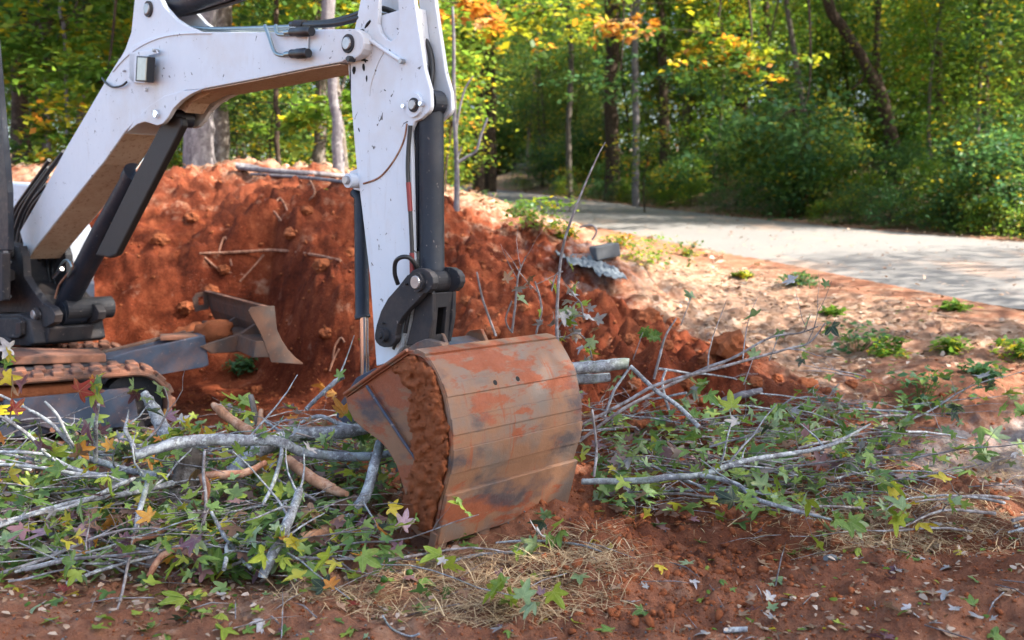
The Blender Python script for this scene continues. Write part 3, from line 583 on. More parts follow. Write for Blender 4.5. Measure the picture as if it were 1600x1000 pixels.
# bucket cylinder on the arm's front
bc = tubeQ('bucket_cylinder', [(673,150,0,.050),(674,280,0,.050),(675,416,0,.050),(675,418,0,.052),(675,424,0,.052)], .05, 'cyl', sm=1, sides=28)
tubeQ('cylinder_rod', [(675,424,0),(683,440,0)], .028, 'chrome', bc, 16, 1); axle('cylinder_eye', 668, 160, -.03, .03, .05, 'cyl', bc)
tubeQ('feed_pipe', [(652,192,-.03),(652,300,-.03),(652,382,-.03),(656,388,-.03),(664,388,-.03)], .0085, 'cyl', bc)
tubeQ('pipe_union', [(650,362,-.03),(650,388,-.03)], .012, 'pipe', bc, 8, 1)
tubeQ('hydraulic_hose', [(641,196,-.075),(637,260,-.078),(641,330,-.078),(644,400,-.078),(643,460,-.078),(633,520,-.078)], .0085, 'hose')
tubeQ('hose_sleeve', [(638,285,-.080),(641,330,-.080)], .010, 'red', sm=3); tubeQ('hose_sleeve', [(643.5,395,-.080),(644,430,-.080)], .010, 'red', sm=3)
tubeQ('hydraulic_hose', [(622,444,-.10),(617,428,-.12),(618,410,-.13),(627,402,-.13),(640,403,-.11),(650,416,-.08),(652,430,-.05)], .009, 'hose')
for k in range(3): tubeQ('hydraulic_hose', [(640-k*3,470,-.03*k+.0),(634-k*3,500,-.03*k),(628-k*3,530,-.03*k),(622-k*3,545,-.03*k)], .010, 'hose')
# thumb cylinder on the arm's inner side
tc = tubeQ('thumb_cylinder', [(556,300,0,.028),(564,310,0,.030),(566,490,0,.030),(566,492,0,.034),(567,497,0,.034)], .03, 'cyl', sm=1, sides=22)
tubeQ('cylinder_rod', [(567,495,0),(569,600,0)], .0155, 'chrome', tc, 18, 1); tubeQ('cylinder_rod', [(573,495,.03),(575,600,.03)], .008, 'chrome', tc, 12, 1)
axle('pin_boss', 543, 282, -.10, .04, .030, 'white'); pin(541.5, 281.5, CB - .105, .018, .02, collar=0)
plate('boss_web', [(545,268),(562,262),(566,300),(552,296)], CB - .03, .06, 'white')
plate('thumb', [(556,590),(585,575),(600,600),(570,650),(545,668),(524,652),(532,628)], CB - .06, .12, 'blue', bevel=.006)
# bucket linkage
idl = arc(656,440,21,-150,60,8) + [(662,458),(650,472),(638,484),(628,496),(621,508),(618,524)] + arc(602,526,17,10,190,8) + [(588,508),(595,486),(606,466),(622,448),(636,430)]
for c in (0, .145): plate('link_arm', idl, CB - .115, .03, 'cast', bevel=.007, off=c)
pin(651, 441, CB - .125, .026, .04, 'pin'); pin(595, 524, CB - .135, .014, .26, 'cast', collar=1.9)
axle('pin_sleeve', 660, 441, -.084, .070, .043, 'cast')
for x, y in ((636,444),(600,505)): pin(x, y, CB - .116, .004, .004, 'hose', collar=0)
a_ = Q(660, 441, CB - .084) + W * .154; MB().tube([a_, a_ + W*.03], [.026, .012], 16).build('sleeve_tip', M['pin'], exc)
hl = [(664,446),(676,458),(675,500),(668,538),(634,540),(644,500),(650,460)]
for c in (0, .11): plate('coupler_link', hl, CB - .078, .02, 'cast', bevel=.005, off=c)
fr = [Q(*p) + W*.02 for p in ((675,458,CB - .078), (668,537,CB - .078))]; 
a, b = fr; dn = (b - a); wv = W * .092; th = -U * .02
pts = [a, b, b + wv, a + wv]; hs = [a + dn*.30 + wv*.22, a + dn*.84 + wv*.22, a + dn*.84 + wv*.72, a + dn*.30 + wv*.72]
MB().prism(pts, th, [hs]).build('coupler_web', M['cast'], exc, bevel=.003)
# bucket -----------------------------------------------------------
BC0, BW = 2.329, .71
prof = [(538,617),(588,581),(637,548),(652,550),(668,560),(684,588),(696,620),(703,660),(706,704),(701,742),(693,774),(679,846)]
def cofs(p, c): return Q(p[0], p[1], c)
P3 = [Q(x, y, BC0) for x, y in prof]
cen = Q(620, 690, BC0)
def inward(i):
    a = P3[max(i-1, 0)]; b = P3[min(i+1, len(P3)-1)]; t = (b - a).normalized(); nn = t.cross(W).normalized()
    return nn if nn.dot(cen - P3[i]) > 0 else -nn
# finer shell profile
SP = spline([tuple(p) for p in P3[2:]], 5); SP = [Vector(p) for p in SP]
full = [P3[0], P3[1]] + SP
def nin(L, i):
    a = L[max(i-1, 0)]; b = L[min(i+1, len(L)-1)]; t = (b - a).normalized(); nn = t.cross(W).normalized(); return nn if nn.dot(cen - L[i]) > 0 else -nn
inner = [p + nin(full, i) * .012 for i, p in enumerate(full)]
bk = MB().prism(full + inner[::-1], W * BW).build('bucket_shell', M['bucket'], exc, bevel=.003)
side = [(540,621),(589,585),(637,552),(650,554),(666,564),(681,590),(693,622),(700,660),(702.5,704),(698,742),(689,776),(675,844),(652,836),(638,820),(634,776),(626,748),(619,726),(606,703),(592,688),(570,672),(553,657),(544,640)]
for c in (0, BW - .036): plate('bucket_side', side, BC0 + .012, .014, 'bside', exc, .002, off=c)
for c, d in ((0, .016), (BW - .008, .016)):   # raised wear plate at the mouth
    plate('side_wear_plate', [(541,622),(574,603),(592,632),(612,662),(632,692),(650,718),(643,745),(634,774),(626,748),(619,726),(606,703),(592,688),(570,672),(553,657),(544,640)], BC0 - .004, d, 'bside', exc, .003, off=c)
tubeQ('weld_bead', [(573,603,-.004),(592,632,-.004),(612,662,-.004),(632,692,-.004),(651,719,-.004)], .006, 'blue', exc, 8, 4, c=BC0)
MB().tube([Q(538,616,BC0-.004), Q(588,580,BC0-.004), Q(636,547,BC0-.004)], .007, 8).build('lip_bar', M['bucket'], exc)
# wear strips across the back: between two heights of the profile, alternately proud
def at_y(y):
    L = [(q, i) for i, q in enumerate(SP)]
    for i in range(len(SP) - 1):
        def py(v): 
            # pixel row of a point
            r_ = (v.z - CAM_H) / v.y; return 500 - FPX * math.tan(math.atan(r_) + PITCH)
        if py(SP[i]) <= y <= py(SP[i+1]): 
            t = (y - py(SP[i])) / (py(SP[i+1]) - py(SP[i])); return i + t
    return len(SP) - 1.0
def sp_at(f):
    i = min(int(f), len(SP) - 2); return SP[i].lerp(SP[i+1], f - i)
def strip(y0, y1, proud, w0=0.0, w1=1.0, name='wear_strip', mat='bucket'):
    f0, f1 = at_y(y0), at_y(y1); L = [sp_at(f0 + (f1 - f0) * k / 8) for k in range(9)]; out = []
    for i, p in enumerate(L): out.append(p - nin(L, i) * proud)
    ins = [p + nin(L, i) * .002 for i, p in enumerate(L)]
    L2 = out + ins[::-1]
    return MB().prism([p + W * BW * w0 for p in L2], W * BW * (w1 - w0)).build(name, M[mat], exc, bevel=.0025)
strip(549, 556, .008, .0, 1.0, 'lip_strip')
for y0, y1, pr in ((558,602,.004),(601,622,.0075),(621.5,656,.004),(655.5,682,.0085),(681.5,704,.004),(703.5,741,.009),(740.5,772,.0045)): strip(y0, y1, pr, .004, .996)
# flat cutting-edge plate
e0, e1 = sp_at(at_y(770)), SP[-1]; nn = -nin([e0, e1], 0)
MB().prism([e0 - W*.004 + nn*.004, e1 - W*.004 + nn*.004 + (e1-e0)*.02, e1 - W*.004 + nn*.022 + (e1-e0)*.02, e0 - W*.004 + nn*.022], W * (BW + .008)).build('cutting_edge', M['bucket'], exc, bevel=.004)
dn = (e1 - e0).normalized()
for k in range(4):
    c = e1 + W * (BW * (.03 + .313 * k)) - dn * .03; m = MB()
    m.box(c + dn*.045 - nn*.004, W*.030, dn*.05, nn*.018)
    m.prism([c + dn*.06 - W*.026 + nn*.02, c + dn*.06 - W*.026 - nn*.02, c + dn*.135 - W*.026 - nn*.004, c + dn*.135 - W*.026 + nn*.006], W * .052)
    m.build('tooth', M['bucket'], exc, bevel=.004)
for w0 in (.57, .74):                                    # two drain holes, their shaded inside painted as flush black discs
    f = at_y(612); p = sp_at(f); L = [sp_at(f-.3), p, sp_at(f+.3)]; nz = -nin(L, 1)
    MB().tube([p + W*BW*(w0-.22) + nz*.004, p + W*BW*(w0-.22) + nz*.0082], .010, 14).build('drain_hole', M['mark'], exc)
# hinge ears on top of the bucket
for w0 in (.36, .60):
    m = MB(); q = [Q(x, y, BC0 + BW * w0) for x, y in ((612,560),(650,535),(663,530),(690,537),(694,560),(690,572),(650,560))]
    m.prism(q, W * .035).build('hinge_ear', M['bucket'], exc, bevel=.004)
h0 = Q(664, 540, BC0 + BW * .52); MB()
hx = [Q(x, y, BC0 + .36) for x, y in ((652,556),(660,536),(672,523),(690,521),(704,552))]
lug = MB().prism(hx, W * .018).build('hook_lug', M['bucket'], exc, bevel=.004)
lug2 = MB().prism([p + W * .22 for p in hx], W * .018).build('hook_lug', M['bucket'], exc, bevel=.004)
MB().tube([hx[1] + Vector((0,0,-.012)), hx[1] + W * .238 + Vector((0,0,-.012))], .013, 12).build('hook_bar', M['bucket'], exc)
MB().prism([hx[1]+(hx[0]-hx[1])*.3, hx[2]-ZUP*.02, hx[3]-ZUP*.045, hx[4]], W * .238).build('hook_back', M['blue'], exc, bevel=.002)
# caked clay on the near side
def caked(poly, c, th, seed, name='caked_clay'):
    xs = [p[0] for p in poly]; ys = [p[1] for p in poly]; step = 2.6; x0, x1, y0, y1 = min(xs), max(xs), min(ys), max(ys)
    nx, ny = int((x1-x0)/step)+2, int((y1-y0)/step)+2; V = []; D = []
    def ins(x, y):
        c_ = False; d = 1e9; n = len(poly)
        for i in range(n):
            ax, ay = poly[i]; bx, by = poly[(i+1) % n]
            t = max(0, min(1, ((x-ax)*(bx-ax)+(y-ay)*(by-ay))/((bx-ax)**2+(by-ay)**2))); d = min(d, math.hypot(x-ax-t*(bx-ax), y-ay-t*(by-ay)))
            if (ay > y) != (by > y) and x < (bx-ax)*(y-ay)/(by-ay)+ax: c_ = not c_
        return d if c_ else -d
    for j in range(ny):
        for i in range(nx):
            x, y = x0+i*step, y0+j*step; d = ins(x, y) + 9*mnoise.noise((x*.045, y*.045, seed)) + 5*mnoise.noise((x*.16, y*.16, seed)) - 1
            n_ = mnoise.fractal((x*.07, y*.07, seed+5.5), 1, 2, 5)
            h = th * max(0, min(1, d/6))**.6 * (.7 + .6*n_ + .18*mnoise.noise((x*.35, y*.35, seed))) if d > 0 else -.008
            V.append(Q(x, y, c - h)); D.append(d)
    F = [(j*nx+i, (j+1)*nx+i, (j+1)*nx+i+1, j*nx+i+1) for j in range(ny-1) for i in range(nx-1)]
    F = [f for f in F if sum(D[i] > 0 for i in f) >= 1]
    m = MB(); m.add(V, F, True); return m.build(name, M['clay'], exc)
caked([(630,556),(650,552),(668,562),(683,588),(694,622),(701,664),(703,706),(698,744),(690,772),(676,838),(655,832),(638,815),(632,776),(636,735),(644,700),(636,660),(640,615),(612,572)], BC0 + .011, .036, 3)
caked([(664,614),(678,612),(690,640),(697,690),(694,726),(676,728),(665,700),(662,650)], BC0 - .004, .018, 9)
# tracks and undercarriage -----------------------------------------
T = Vector((.872, .490, 0)).normalized(); TN = Vector((-T.y, T.x, 0)); NC = 6.0
TZ0, TZ1 = -.17, .285; RAD = (TZ1 - TZ0) / 2; ZC = (TZ0 + TZ1) / 2
fc = Q(212, 627, NC, TN); fc.z = ZC
def track(off, lugs=True, name='track'):
    o = fc + TN * off; L = 1.9
    def loop(r, n=14):
        return [o + T * (r*math.sin(a)) + ZUP * (r*math.cos(a)) for a in [math.pi*k/n for k in range(n+1)]] + [o - T*L + T * (-r*math.sin(a)) + ZUP * (-r*math.cos(a)) for a in [math.pi*k/n for k in range(n+1)]]
    wd = .36; belt = MB().prism(loop(RAD-.025), TN * wd, [loop(RAD-.055)]).build(name, M['rubber'], exc, bevel=.004)
    MB().prism(loop(RAD-.03), TN * .012 * -1, [loop(RAD-.048)]).build('belt_rim', M['rubber'], belt, bevel=.003)
    if lugs:
        per = []; n = 26
        for k in range(20): per.append((o - T * (L * k / 19.0) * 1.0 + ZUP * (RAD-.02), T, ZUP))
        for k in range(1, 8): a = math.pi * k / 8; per.append((o + (T*math.sin(a) + ZUP*math.cos(a)) * (RAD-.02), T*math.cos(a) - ZUP*math.sin(a), T*math.sin(a) + ZUP*math.cos(a)))
        for k in range(20): per.append((o - T * (L * k / 19.0) - ZUP * (RAD-.02), -T, -ZUP))
        me = None
        for c, t, nn_ in per:
            for sgn in (0, 1):
                m = MB(); cc = c + TN * (wd * (.25 if sgn == 0 else .75)) + t * (.025 if sgn else 0)
                m.box((0,0,0), (.028,0,0), (0,wd*.235,0), (0,0,.016))
                if me is None: me = m.mesh('tread_lug', M['rubber'])
                q = bpy.data.objects.new('tread_lug', me); COL.objects.link(q); q.parent = belt; OFF[q.name] = OFF[exc.name]
                mt = Matrix((( t.x, TN.x, nn_.x, 0), (t.y, TN.y, nn_.y, 0), (t.z, TN.z, nn_.z, 0), (0,0,0,1)))
                q.matrix_local = Matrix.Translation(cc - OFF[exc.name]) @ mt
                b = q.modifiers.new('edge', 'BEVEL'); b.width = .006; b.segments = 1
    for s in (0, 1):
        c = o - T * (L * s) + TN * .10; w = MB().tube([c, c + TN * .16], RAD - .062, 30, smooth=False).build('idler_wheel', M['cast'], belt, bevel=.01)
        MB().tube([c - TN*.012, c], [RAD-.10, RAD-.10], 30, smooth=False).build('wheel_ring', M['rubber'], w, bevel=.004) if False else None
        MB().tube([c - TN*.02, c + TN*.01], .05, 20, smooth=False).build('wheel_hub', M['cast'], belt, bevel=.004)
    m = MB(); c = o - T*.02 
    m.prism([c + ZUP*.10 + T*.0 + TN*.03, c - ZUP*.02 + T*.03 + TN*.03, c - ZUP*.11 - T*.03 + TN*.03, c - ZUP*.15 - T*1.7 + TN*.03, c + ZUP*.02 - T*1.8 + TN*.03, c + ZUP*.07 - T*.75 + TN*.03], TN * .26)
    m.build('track_frame', M['blue'], belt, bevel=.008)
    m = MB(); m.prism([c + ZUP*.105 + T*.01, c - ZUP*.06 + T*.03, c - ZUP*.115 - T*.02, c - ZUP*.125 - T*.35, c - ZUP*.0 - T*.66, c + ZUP*.09 - T*.66], TN * .03).build('frame_cover', M['blue'], belt, bevel=.006)
    m = MB(); m.prism([c + ZUP*.145 - T*.25 + TN*.05, c + ZUP*.07 - T*.25 + TN*.05, c + ZUP*.07 - T*1.8 + TN*.05, c + ZUP*.15 - T*1.8 + TN*.05], TN * .22).build('caked_clay', M['clay'], belt, bevel=.03)
    for k in range(4):
        c2 = o - T*(.3+.42*k) - ZUP*(RAD-.10) + TN*.06; MB().tube([c2, c2 + TN*.2], .055, 20, smooth=False).build('track_roller', M['cast'], belt, bevel=.004)
    bz = c - T*.42 - ZUP*.095; MB().tube([bz - TN*.006, bz + TN*.03], .016, 14).build('frame_bolt', M['rubber'], belt)
    return belt
belt = track(0.0); track(1.22, name='track')
dc = [Q(x, y, NC - .004, TN) for x, y in ((-6,634),(37,631),(37,640),(34,647),(2,648),(0,653),(-6,654))]
yd = MB().prism(dc, TN * .006).build('warning_decal', M['yellow'], belt)
for x0, x1, y in ((4,12,638),(14,20,638),(6,16,643)): MB().prism([Q(x, yy, NC - .0055, TN) for x, yy in ((x0,y),(x1,y-.4),(x1,y+1),(x0,y+1.4))], TN*.001).build('printed_mark', M['mark'], belt)
cc = fc - T * .95 + TN * .78
MB().box(cc + ZUP*.05, T*.55, TN*.45, ZUP*.12).build('undercarriage', M['cast'], exc, bevel=.02)
MB().tube([cc + ZUP*.15, cc + ZUP*.34], .36, 36, smooth=False).build('slew_ring', M['cast'], exc, bevel=.01)
MB().prism([cc + T*.3 - TN*.45 + ZUP*.24, cc + T*.85 - TN*.38 + ZUP*.21, cc + T*.85 - TN*.1 + ZUP*.21, cc + T*.3 - TN*.05 + ZUP*.25], ZUP*.05).build('deck_plate', M['rubber'], exc, bevel=.008)
MB().prism([cc + T*.2 - TN*.5 + ZUP*.16, cc + T*.9 - TN*.45 + ZUP*.15, cc + T*.9 + TN*.45 + ZUP*.15, cc + T*.2 + TN*.5 + ZUP*.16], ZUP*.06).build('deck_plate', M['cast'], exc, bevel=.008)
# blade arms: box section toward us, with the second arm behind
NA = NC + .50
def qa(x, y, o=0): return Q(x, y, NA + o, TN)
ba = MB().prism([qa(x, y) for x, y in ((150,566),(206,548),(315,524),(321,528),(327,571),(318,574),(250,586),(190,592))], TN * .016).build('blade_arm', M['blue'], exc, bevel=.008)
def top3(x, y, dz=0): p = qa(x, y); return p
A0, A1 = qa(150, 566), qa(318, 525)
MB().prism([A0 + TN*.016, A1 + TN*.016, A1 + TN*.30, A0 + TN*.34], -ZUP*.012 - ZUP*.09).build('arm_floor', M['blue'], exc, bevel=.002)
MB().prism([A0 + TN*.30, A1 + TN*.24, A1 + TN*.27 , A0 + TN*.33], ZUP*.012).build('blade_arm', M['blade'], exc, bevel=.002)
B0, B1 = A0 + TN*.33 + ZUP*.01, A1 + TN*.29 + ZUP*.01 - T*.05
MB().prism([B0, B1, B1 + TN*.035, B0 + TN*.035], -ZUP*.16).build('blade_arm', M['blade'], exc, bevel=.004)
MB().prism([A1 + TN*.016, A1 + TN*.30, A1 + TN*.30 - ZUP*.17, A1 + TN*.016 - ZUP*.17], T*.014).build('arm_end_plate', M['blue'], exc, bevel=.004)
MB().prism([A1 - T*.26 + TN*.03, A1 - T*.02 + TN*.03, A1 - T*.02 + TN*.27, A1 - T*.22 + TN*.27], -ZUP*.02).build('arm_cover', M['rubber'], exc, bevel=.004)
# blade: curved plate across the machine
NB = NC - .10 + .12
eprof = [(429,479),(430,496),(433,515),(440,531),(450,546),(461,558),(474,568)]
EP = [Q(x, y, NC + .07, TN) for x, y in eprof]; BL = 1.75
bi = [p - T * .022 for p in EP]
MB().prism(EP + bi[::-1], TN * BL).build('blade_plate', M['blade'], exc, bevel=.003)
MB().prism([Q(x, y, NC + .066, TN) for x, y in ((429,478),(433,515),(440,531),(450,546),(461,558),(474,569),(424,566),(416,545),(408,522),(388,486),(392,480),(402,479))], TN * .014).build('blade_end', M['blade'], exc, bevel=.002)
fe = [p + TN * (BL - .014) for p in [EP[0], EP[0] - T*.11 - ZUP*.02, EP[0] - T*.14 - ZUP*.06, EP[0] - T*.12 - ZUP*.16, EP[2] - T*.03]]
fh = [EP[0] + TN*(BL-.014) + v for v in (-T*.055 - ZUP*.045, -T*.095 - ZUP*.05, -T*.095 - ZUP*.11, -T*.055 - ZUP*.11)]
MB().prism(fe, TN * .014, [fh]).build('blade_end', M['blade'], exc, bevel=.002)
MB().prism([EP[0] + ZUP*.0, EP[0] - T*.05, EP[0] - T*.05 - ZUP*.012, EP[0] - ZUP*.012], TN * BL).build('blade_top_edge', M['rubber'], exc, bevel=.003)
k0 = EP[3] - T*.022
MB().prism([k0, k0 - T*.14 - ZUP*.0, k0 - T*.16 - ZUP*.10, EP[5] - T*.03], TN * (BL*.86)).build('blade_beam', M['blade'], exc, bevel=.006)
for s in (.42, .95):
    MB().prism([EP[2] + TN*s - T*.02, EP[2] + TN*s - T*.12 - ZUP*.06, EP[4] + TN*s - T*.45, EP[5] + TN*s - T*.42, EP[5] + TN*s - T*.04], TN*.05).build('blade_bracket', M['blade'], exc, bevel=.006)
def lump(name, c, r, seed, mat, parent=None, squash=.7, sub=3, amp=.35, label=None, cat=None, group=None, fr=1.6):
    import bmesh
    bm = bmesh.new(); bmesh.ops.create_icosphere(bm, subdivisions=sub, radius=1)
    for v in bm.verts:
        n_ = mnoise.fractal(v.co * fr + Vector((seed, seed*1.7, 0)), 1, 2, 4); k = mnoise.noise(v.co * fr * 4 + Vector((seed, 0, seed)))
        tb = mnoise.turbulence(v.co * fr * 2 + Vector((0, seed, seed)), 3, True) - .4
        v.co = Vector((v.co.x, v.co.y, v.co.z * squash)) * (1 + amp * n_ + amp * .25 * k + amp * .4 * tb) * r
    me = bpy.data.meshes.new(name); bm.to_mesh(me); bm.free(); me.materials.append(M[mat]); me.polygons.foreach_set('use_smooth', [name != 'dirt_clod'] * len(me.polygons))
    c = Vector(c)
    if parent: me.transform(Matrix.Translation(c)); return link(name, me, parent)
    o = bpy.data.objects.new(name, me); COL.objects.link(o); o.location = c; o.rotation_euler = (0, 0, seed * 2.1); OFF[o.name] = c
    return meta(o, label, cat, group)
lump('caked_clay', A1 + TN*.22 - ZUP*.01 + T*.12, .13, 3.3, 'clay', exc, .7); lump('caked_clay', A1 + TN*.55 + T*.05 - ZUP*.08, .15, 5.3, 'clay', exc, .7)
lump('caked_clay', EP[4] + TN*.62 - T*.16 + ZUP*.02, .12, 7.1, 'blade', exc, .35); lump('caked_clay', EP[4] + TN*.34 - T*.1 + ZUP*.02, .1, 8.4, 'blade', exc, .3)
# ------------------------------------------------------------------ the wood: trees, bushes, saplings
# a leaf: two triangles folded along the rib; a spray of leaves is laid out round a twig end
LV = np.array([(0, 0, 0), (.32, .42, .06), (0, 1.0, -.05), (-.32, .42, .06)]); LF = np.array([(0, 1, 2), (0, 2, 3)])
def leaf_mass(name, centres, per, spread, size, mat, flat=.5, tilt=.55, key=None):
    """sprays of leaves round the centres; key: a colour number per spray"""
    c = np.repeat(centres, per, 0); n = len(c); off = RNG.normal(0, 1, (n, 3)) * np.array([spread, spread, spread * flat])
    k = RNG.random(len(centres)) if key is None else key; kk = np.clip(np.repeat(k, per) + RNG.normal(0, .13, n), 0, 1)
    off[:, 2] -= .25 * spread * (np.hypot(off[:, 0], off[:, 1]) / spread) ** 1.5 * .5
    s = size * RNG.uniform(.6, 1.25, n)
    return scatter(name, LV, LF, c + off, rots(n, tilt), s, M[mat], extra=kk)
def crown_centres(n, z0, z1, r, shape='round', seed=0, lean=(0, 0)):
    rg = np.random.default_rng(seed); t = rg.random(n) ** .8; z = z0 + (z1 - z0) * t
    prof_ = {'round': np.sqrt(np.clip(1 - (2 * t - .9) ** 2, .05, 1)), 'up': .5 + .5 * np.sin(t * 3), 'col': np.full(n, .8), 'dome': np.sqrt(np.clip(1 - t ** 2, .02, 1))}[shape]
    a = rg.random(n) * 6.283; q = r * prof_ * rg.random(n) ** .45
    lump_ = 1 + .35 * np.sin(a * 3 + seed) * np.cos(z * 1.3 + seed)
    return np.stack([q * lump_ * np.cos(a) + lean[0] * t, q * lump_ * np.sin(a) + lean[1] * t, z], 1)
def limb_mesh(m, base, tip, r0, rg, wob=.12, sides=6):
    base, tip = Vector(base), Vector(tip); L = (tip - base).length; pts = []
    for k in range(5):
        t = k / 4; p = base.lerp(tip, t) + Vector((rg.normal(0, wob), rg.normal(0, wob), .25 * math.sin(math.pi * t))) * L * .15 * (k > 0); pts.append((*p, r0 * (1 - .8 * t)))
    S = spline(pts, 2); m.tube([Vector(s[:3]) for s in S], [max(.004, float(s[3])) for s in S], sides, cap=False)
TPL = {}
def tree_tpl(key, h, r, z0, cr, ncl, per, spread, size, mat, bark, seed, nl=7, bend=.15, shape='round', crown_top=None):
    rg = np.random.default_rng(seed); pts = []; ph = rg.random() * 6
    for k in range(9):
        t = k / 8; pts.append((bend * h * .12 * math.sin(t * 2.2 + ph) * t, bend * h * .12 * math.cos(t * 2.7 + ph) * t, h * t - .25 * (k == 0), r * (1.25 if k == 0 else 1) * (1 - .75 * t)))
    S = spline(pts, 3); m = MB(); m.tube([Vector(s[:3]) for s in S], [float(s[3]) for s in S], 10, cap=False); tm = m.mesh('trunk', M[bark])
    ct = crown_top or h; C = crown_centres(ncl, z0, ct, cr, shape, seed); limbs = []
    for k in range(nl):
        q = C[rg.integers(len(C))]; zb = max(.5, q[2] - rg.uniform(.3, 1.0) - np.hypot(q[0], q[1]) * .5); zb = min(zb, h * .95); i = np.interp(zb, [s[2] for s in S], range(len(S))); b = S[int(i)]
        lm = MB(); limb_mesh(lm, b[:3], q, max(.01, b[3] * .45), rg); limbs.append(lm.mesh('limb', M[bark]))
    TPL[key] = (tm, leaf_mass('crown', C, per, spread, size, mat), limbs)
def put_tree(key, x, y, label, cat='tree', group=None, name='tree', rz=None, s=1.0, sz=None, tilt=(0, 0), z=None):
    o = bpy.data.objects.new(name, None); COL.objects.link(o); z = G1(x, y) if z is None else z
    o.location = (x, y, z - .05); o.rotation_euler = (tilt[0], tilt[1], random.random() * 6.28 if rz is None else rz); o.scale = (s, s, sz or s); o.empty_display_size = .2
    meta(o, label, cat, group); tm, cm, lm = TPL[key]
    for nm, me in [('trunk', tm), ('crown', cm)] + [('limb', q) for q in lm]:
        if me is None: continue
        c = bpy.data.objects.new(nm, me); COL.objects.link(c); c.parent = o
    return o
# tall wood-edge trees whose crowns are overhead; slim undergrowth trees leafy to the ground; bushes
tree_tpl('tall_a', 15, .20, 5.5, 3.6, 330, 26, .42, .17, 'fol_y', 'bark', 1, 8)
tree_tpl('tall_b', 17, .24, 6.0, 4.2, 360, 26, .45, .17, 'fol_r', 'bark_dark', 2, 8)
tree_tpl('tall_c', 13, .15, 4.5, 3.0, 260, 26, .40, .16, 'fol_l', 'bark', 3, 8)
tree_tpl('airy', 13, .16, 3.5, 3.2, 120, 22, .42, .17, 'fol_y', 'bark', 33, 9)
tree_tpl('slim_a', 7.5, .055, .9, 1.7, 260, 30, .28, .12, 'fol_l', 'bark', 4, 9, .8, 'col')
tree_tpl('slim_b', 7.0, .05, .9, 1.8, 260, 30, .30, .125, 'fol_r', 'bark_dark', 5, 9, 1.0, 'col')
tree_tpl('slim_c', 6.5, .045, 1.4, 1.6, 200, 28, .28, .125, 'fol_y', 'bark', 6, 9, 1.0, 'col')
tree_tpl('slim_d', 8, .07, 1.8, 2.0, 270, 30, .32, .12, 'fol_r', 'bark', 16, 9, .8, 'up')
tree_tpl('bush_a', 1.3, .02, .1, 1.0, 75, 24, .17, .10, 'fol_b', 'bark_dark', 7, 6, 1, 'dome', 1.5)
tree_tpl('bush_b', 1.5, .02, .15, 1.2, 85, 24, .19, .10, 'fol_r', 'bark_dark', 8, 6, 1, 'dome', 1.9)
tree_tpl('bush_c', 1.0, .02, .1, .8, 55, 24, .15, .09, 'fol_l', 'bark_dark', 9, 5, 1, 'dome', 1.1)
tree_tpl('bush_y', 1.6, .02, .5, .9, 45, 20, .20, .10, 'fol_y', 'bark_dark', 10, 5, 1, 'dome', 1.8)
def at(px, Y): 
    d = ray(px, 300); return d.x * Y
# trunks that can be told apart in the photograph: px at foot, depth, px at top of frame, radius px, bark, crown template
def trunk_tree(path, Y, bark, label, crown, branches=(), h_top=15, cz=0, seed=0, group=None, name='tree', ctop=None):
    """path: (px, py, radius_px) from the foot up, seen at depth Y; goes on above the frame to h_top"""
    foot = P(path[0][0], path[0][1], Y); z0 = G1(foot.x, foot.y); o = empty(name, (foot.x, foot.y, z0), label, 'tree', group)
    L = [(*P(p[0], p[1], Y), p[2] / FPX * Y) for p in path]; L[0] = (L[0][0], L[0][1], z0 - .25, L[0][3] * 1.15)
    a, b = np.array(L[-2]), np.array(L[-1]); dz = b[2] - a[2]; g = (b - a) / dz
    top = b.copy(); n = 4
    for k in range(1, n + 1):
        t = k / n; z = b[2] + (z0 + h_top - b[2]) * t; q = b + g * (z - b[2]) * .5; q[2] = z; q[3] = b[3] * (1 - .75 * t); L.append(tuple(q)); top = q
    S = spline(L, 5); rgn = np.random.default_rng(seed); m = MB(); pth = [Vector(s[:3]) + Vector((rgn.normal(0, .012), rgn.normal(0, .012), 0)) for s in S]; m.tube(pth, [float(s[3]) * (1 + rgn.normal(0, .04)) for s in S], 14, cap=False); m.build('trunk', M[bark], o)
    for br_ in branches:
        B = [(*P(p[0], p[1], Y + (p[3] if len(p) > 3 else 0)), p[2] / FPX * Y) for p in br_]; S2 = spline(B, 4); MB().tube([Vector(s[:3]) for s in S2], [float(s[3]) for s in S2], 9).build('limb', M[bark], o)
    if crown:
        for k in range(6):
            i = len(S) - 2 - 3 * k
            if i > 4 and S[i][2] > z0 + 5: lm = MB(); limb_mesh(lm, S[i][:3], Vector(S[i][:3]) + Vector((rgn.normal(0, 1.6), rgn.normal(0, 1.6), rgn.uniform(.5, 1.5))), float(S[i][3]) * .5 + .01, rgn); lm.build('limb', M[bark], o)
        c = bpy.data.objects.new('crown', TPL[crown][1]); COL.objects.link(c); c.parent = o; c.location = (top[0] - foot.x, top[1] - foot.y, cz + h_top - 15); c.rotation_euler = (0, 0, seed * 1.3)
    return o
trunk_tree([(32,205,15),(30,150,12),(31,80,11),(33,0,10)], 15, 'bark_dark', 'brown trunked tree behind the left end of the bank, beside the cab post', 'tall_a', seed=1)
trunk_tree([(311,268,25),(310,200,22),(318,120,19),(322,0,18)], 11.5, 'bark_pale', 'thick grey barked tree just behind the boom elbow, the nearer of the pair', 'tall_b', seed=2)
trunk_tree([(345,268,14),(345,200,13),(344,100,13),(350,0,14)], 12.3, 'bark', 'brown grey tree close against the thicker trunk behind the boom elbow', 'tall_c', seed=3)
trunk_tree([(534,272,9),(527,200,8.5),(519,110,8),(513,40,9),(512,0,10)], 11, 'bark_pale', 'purplish grey tree with a slight lean between boom tip and arm', 'tall_a', seed=4)
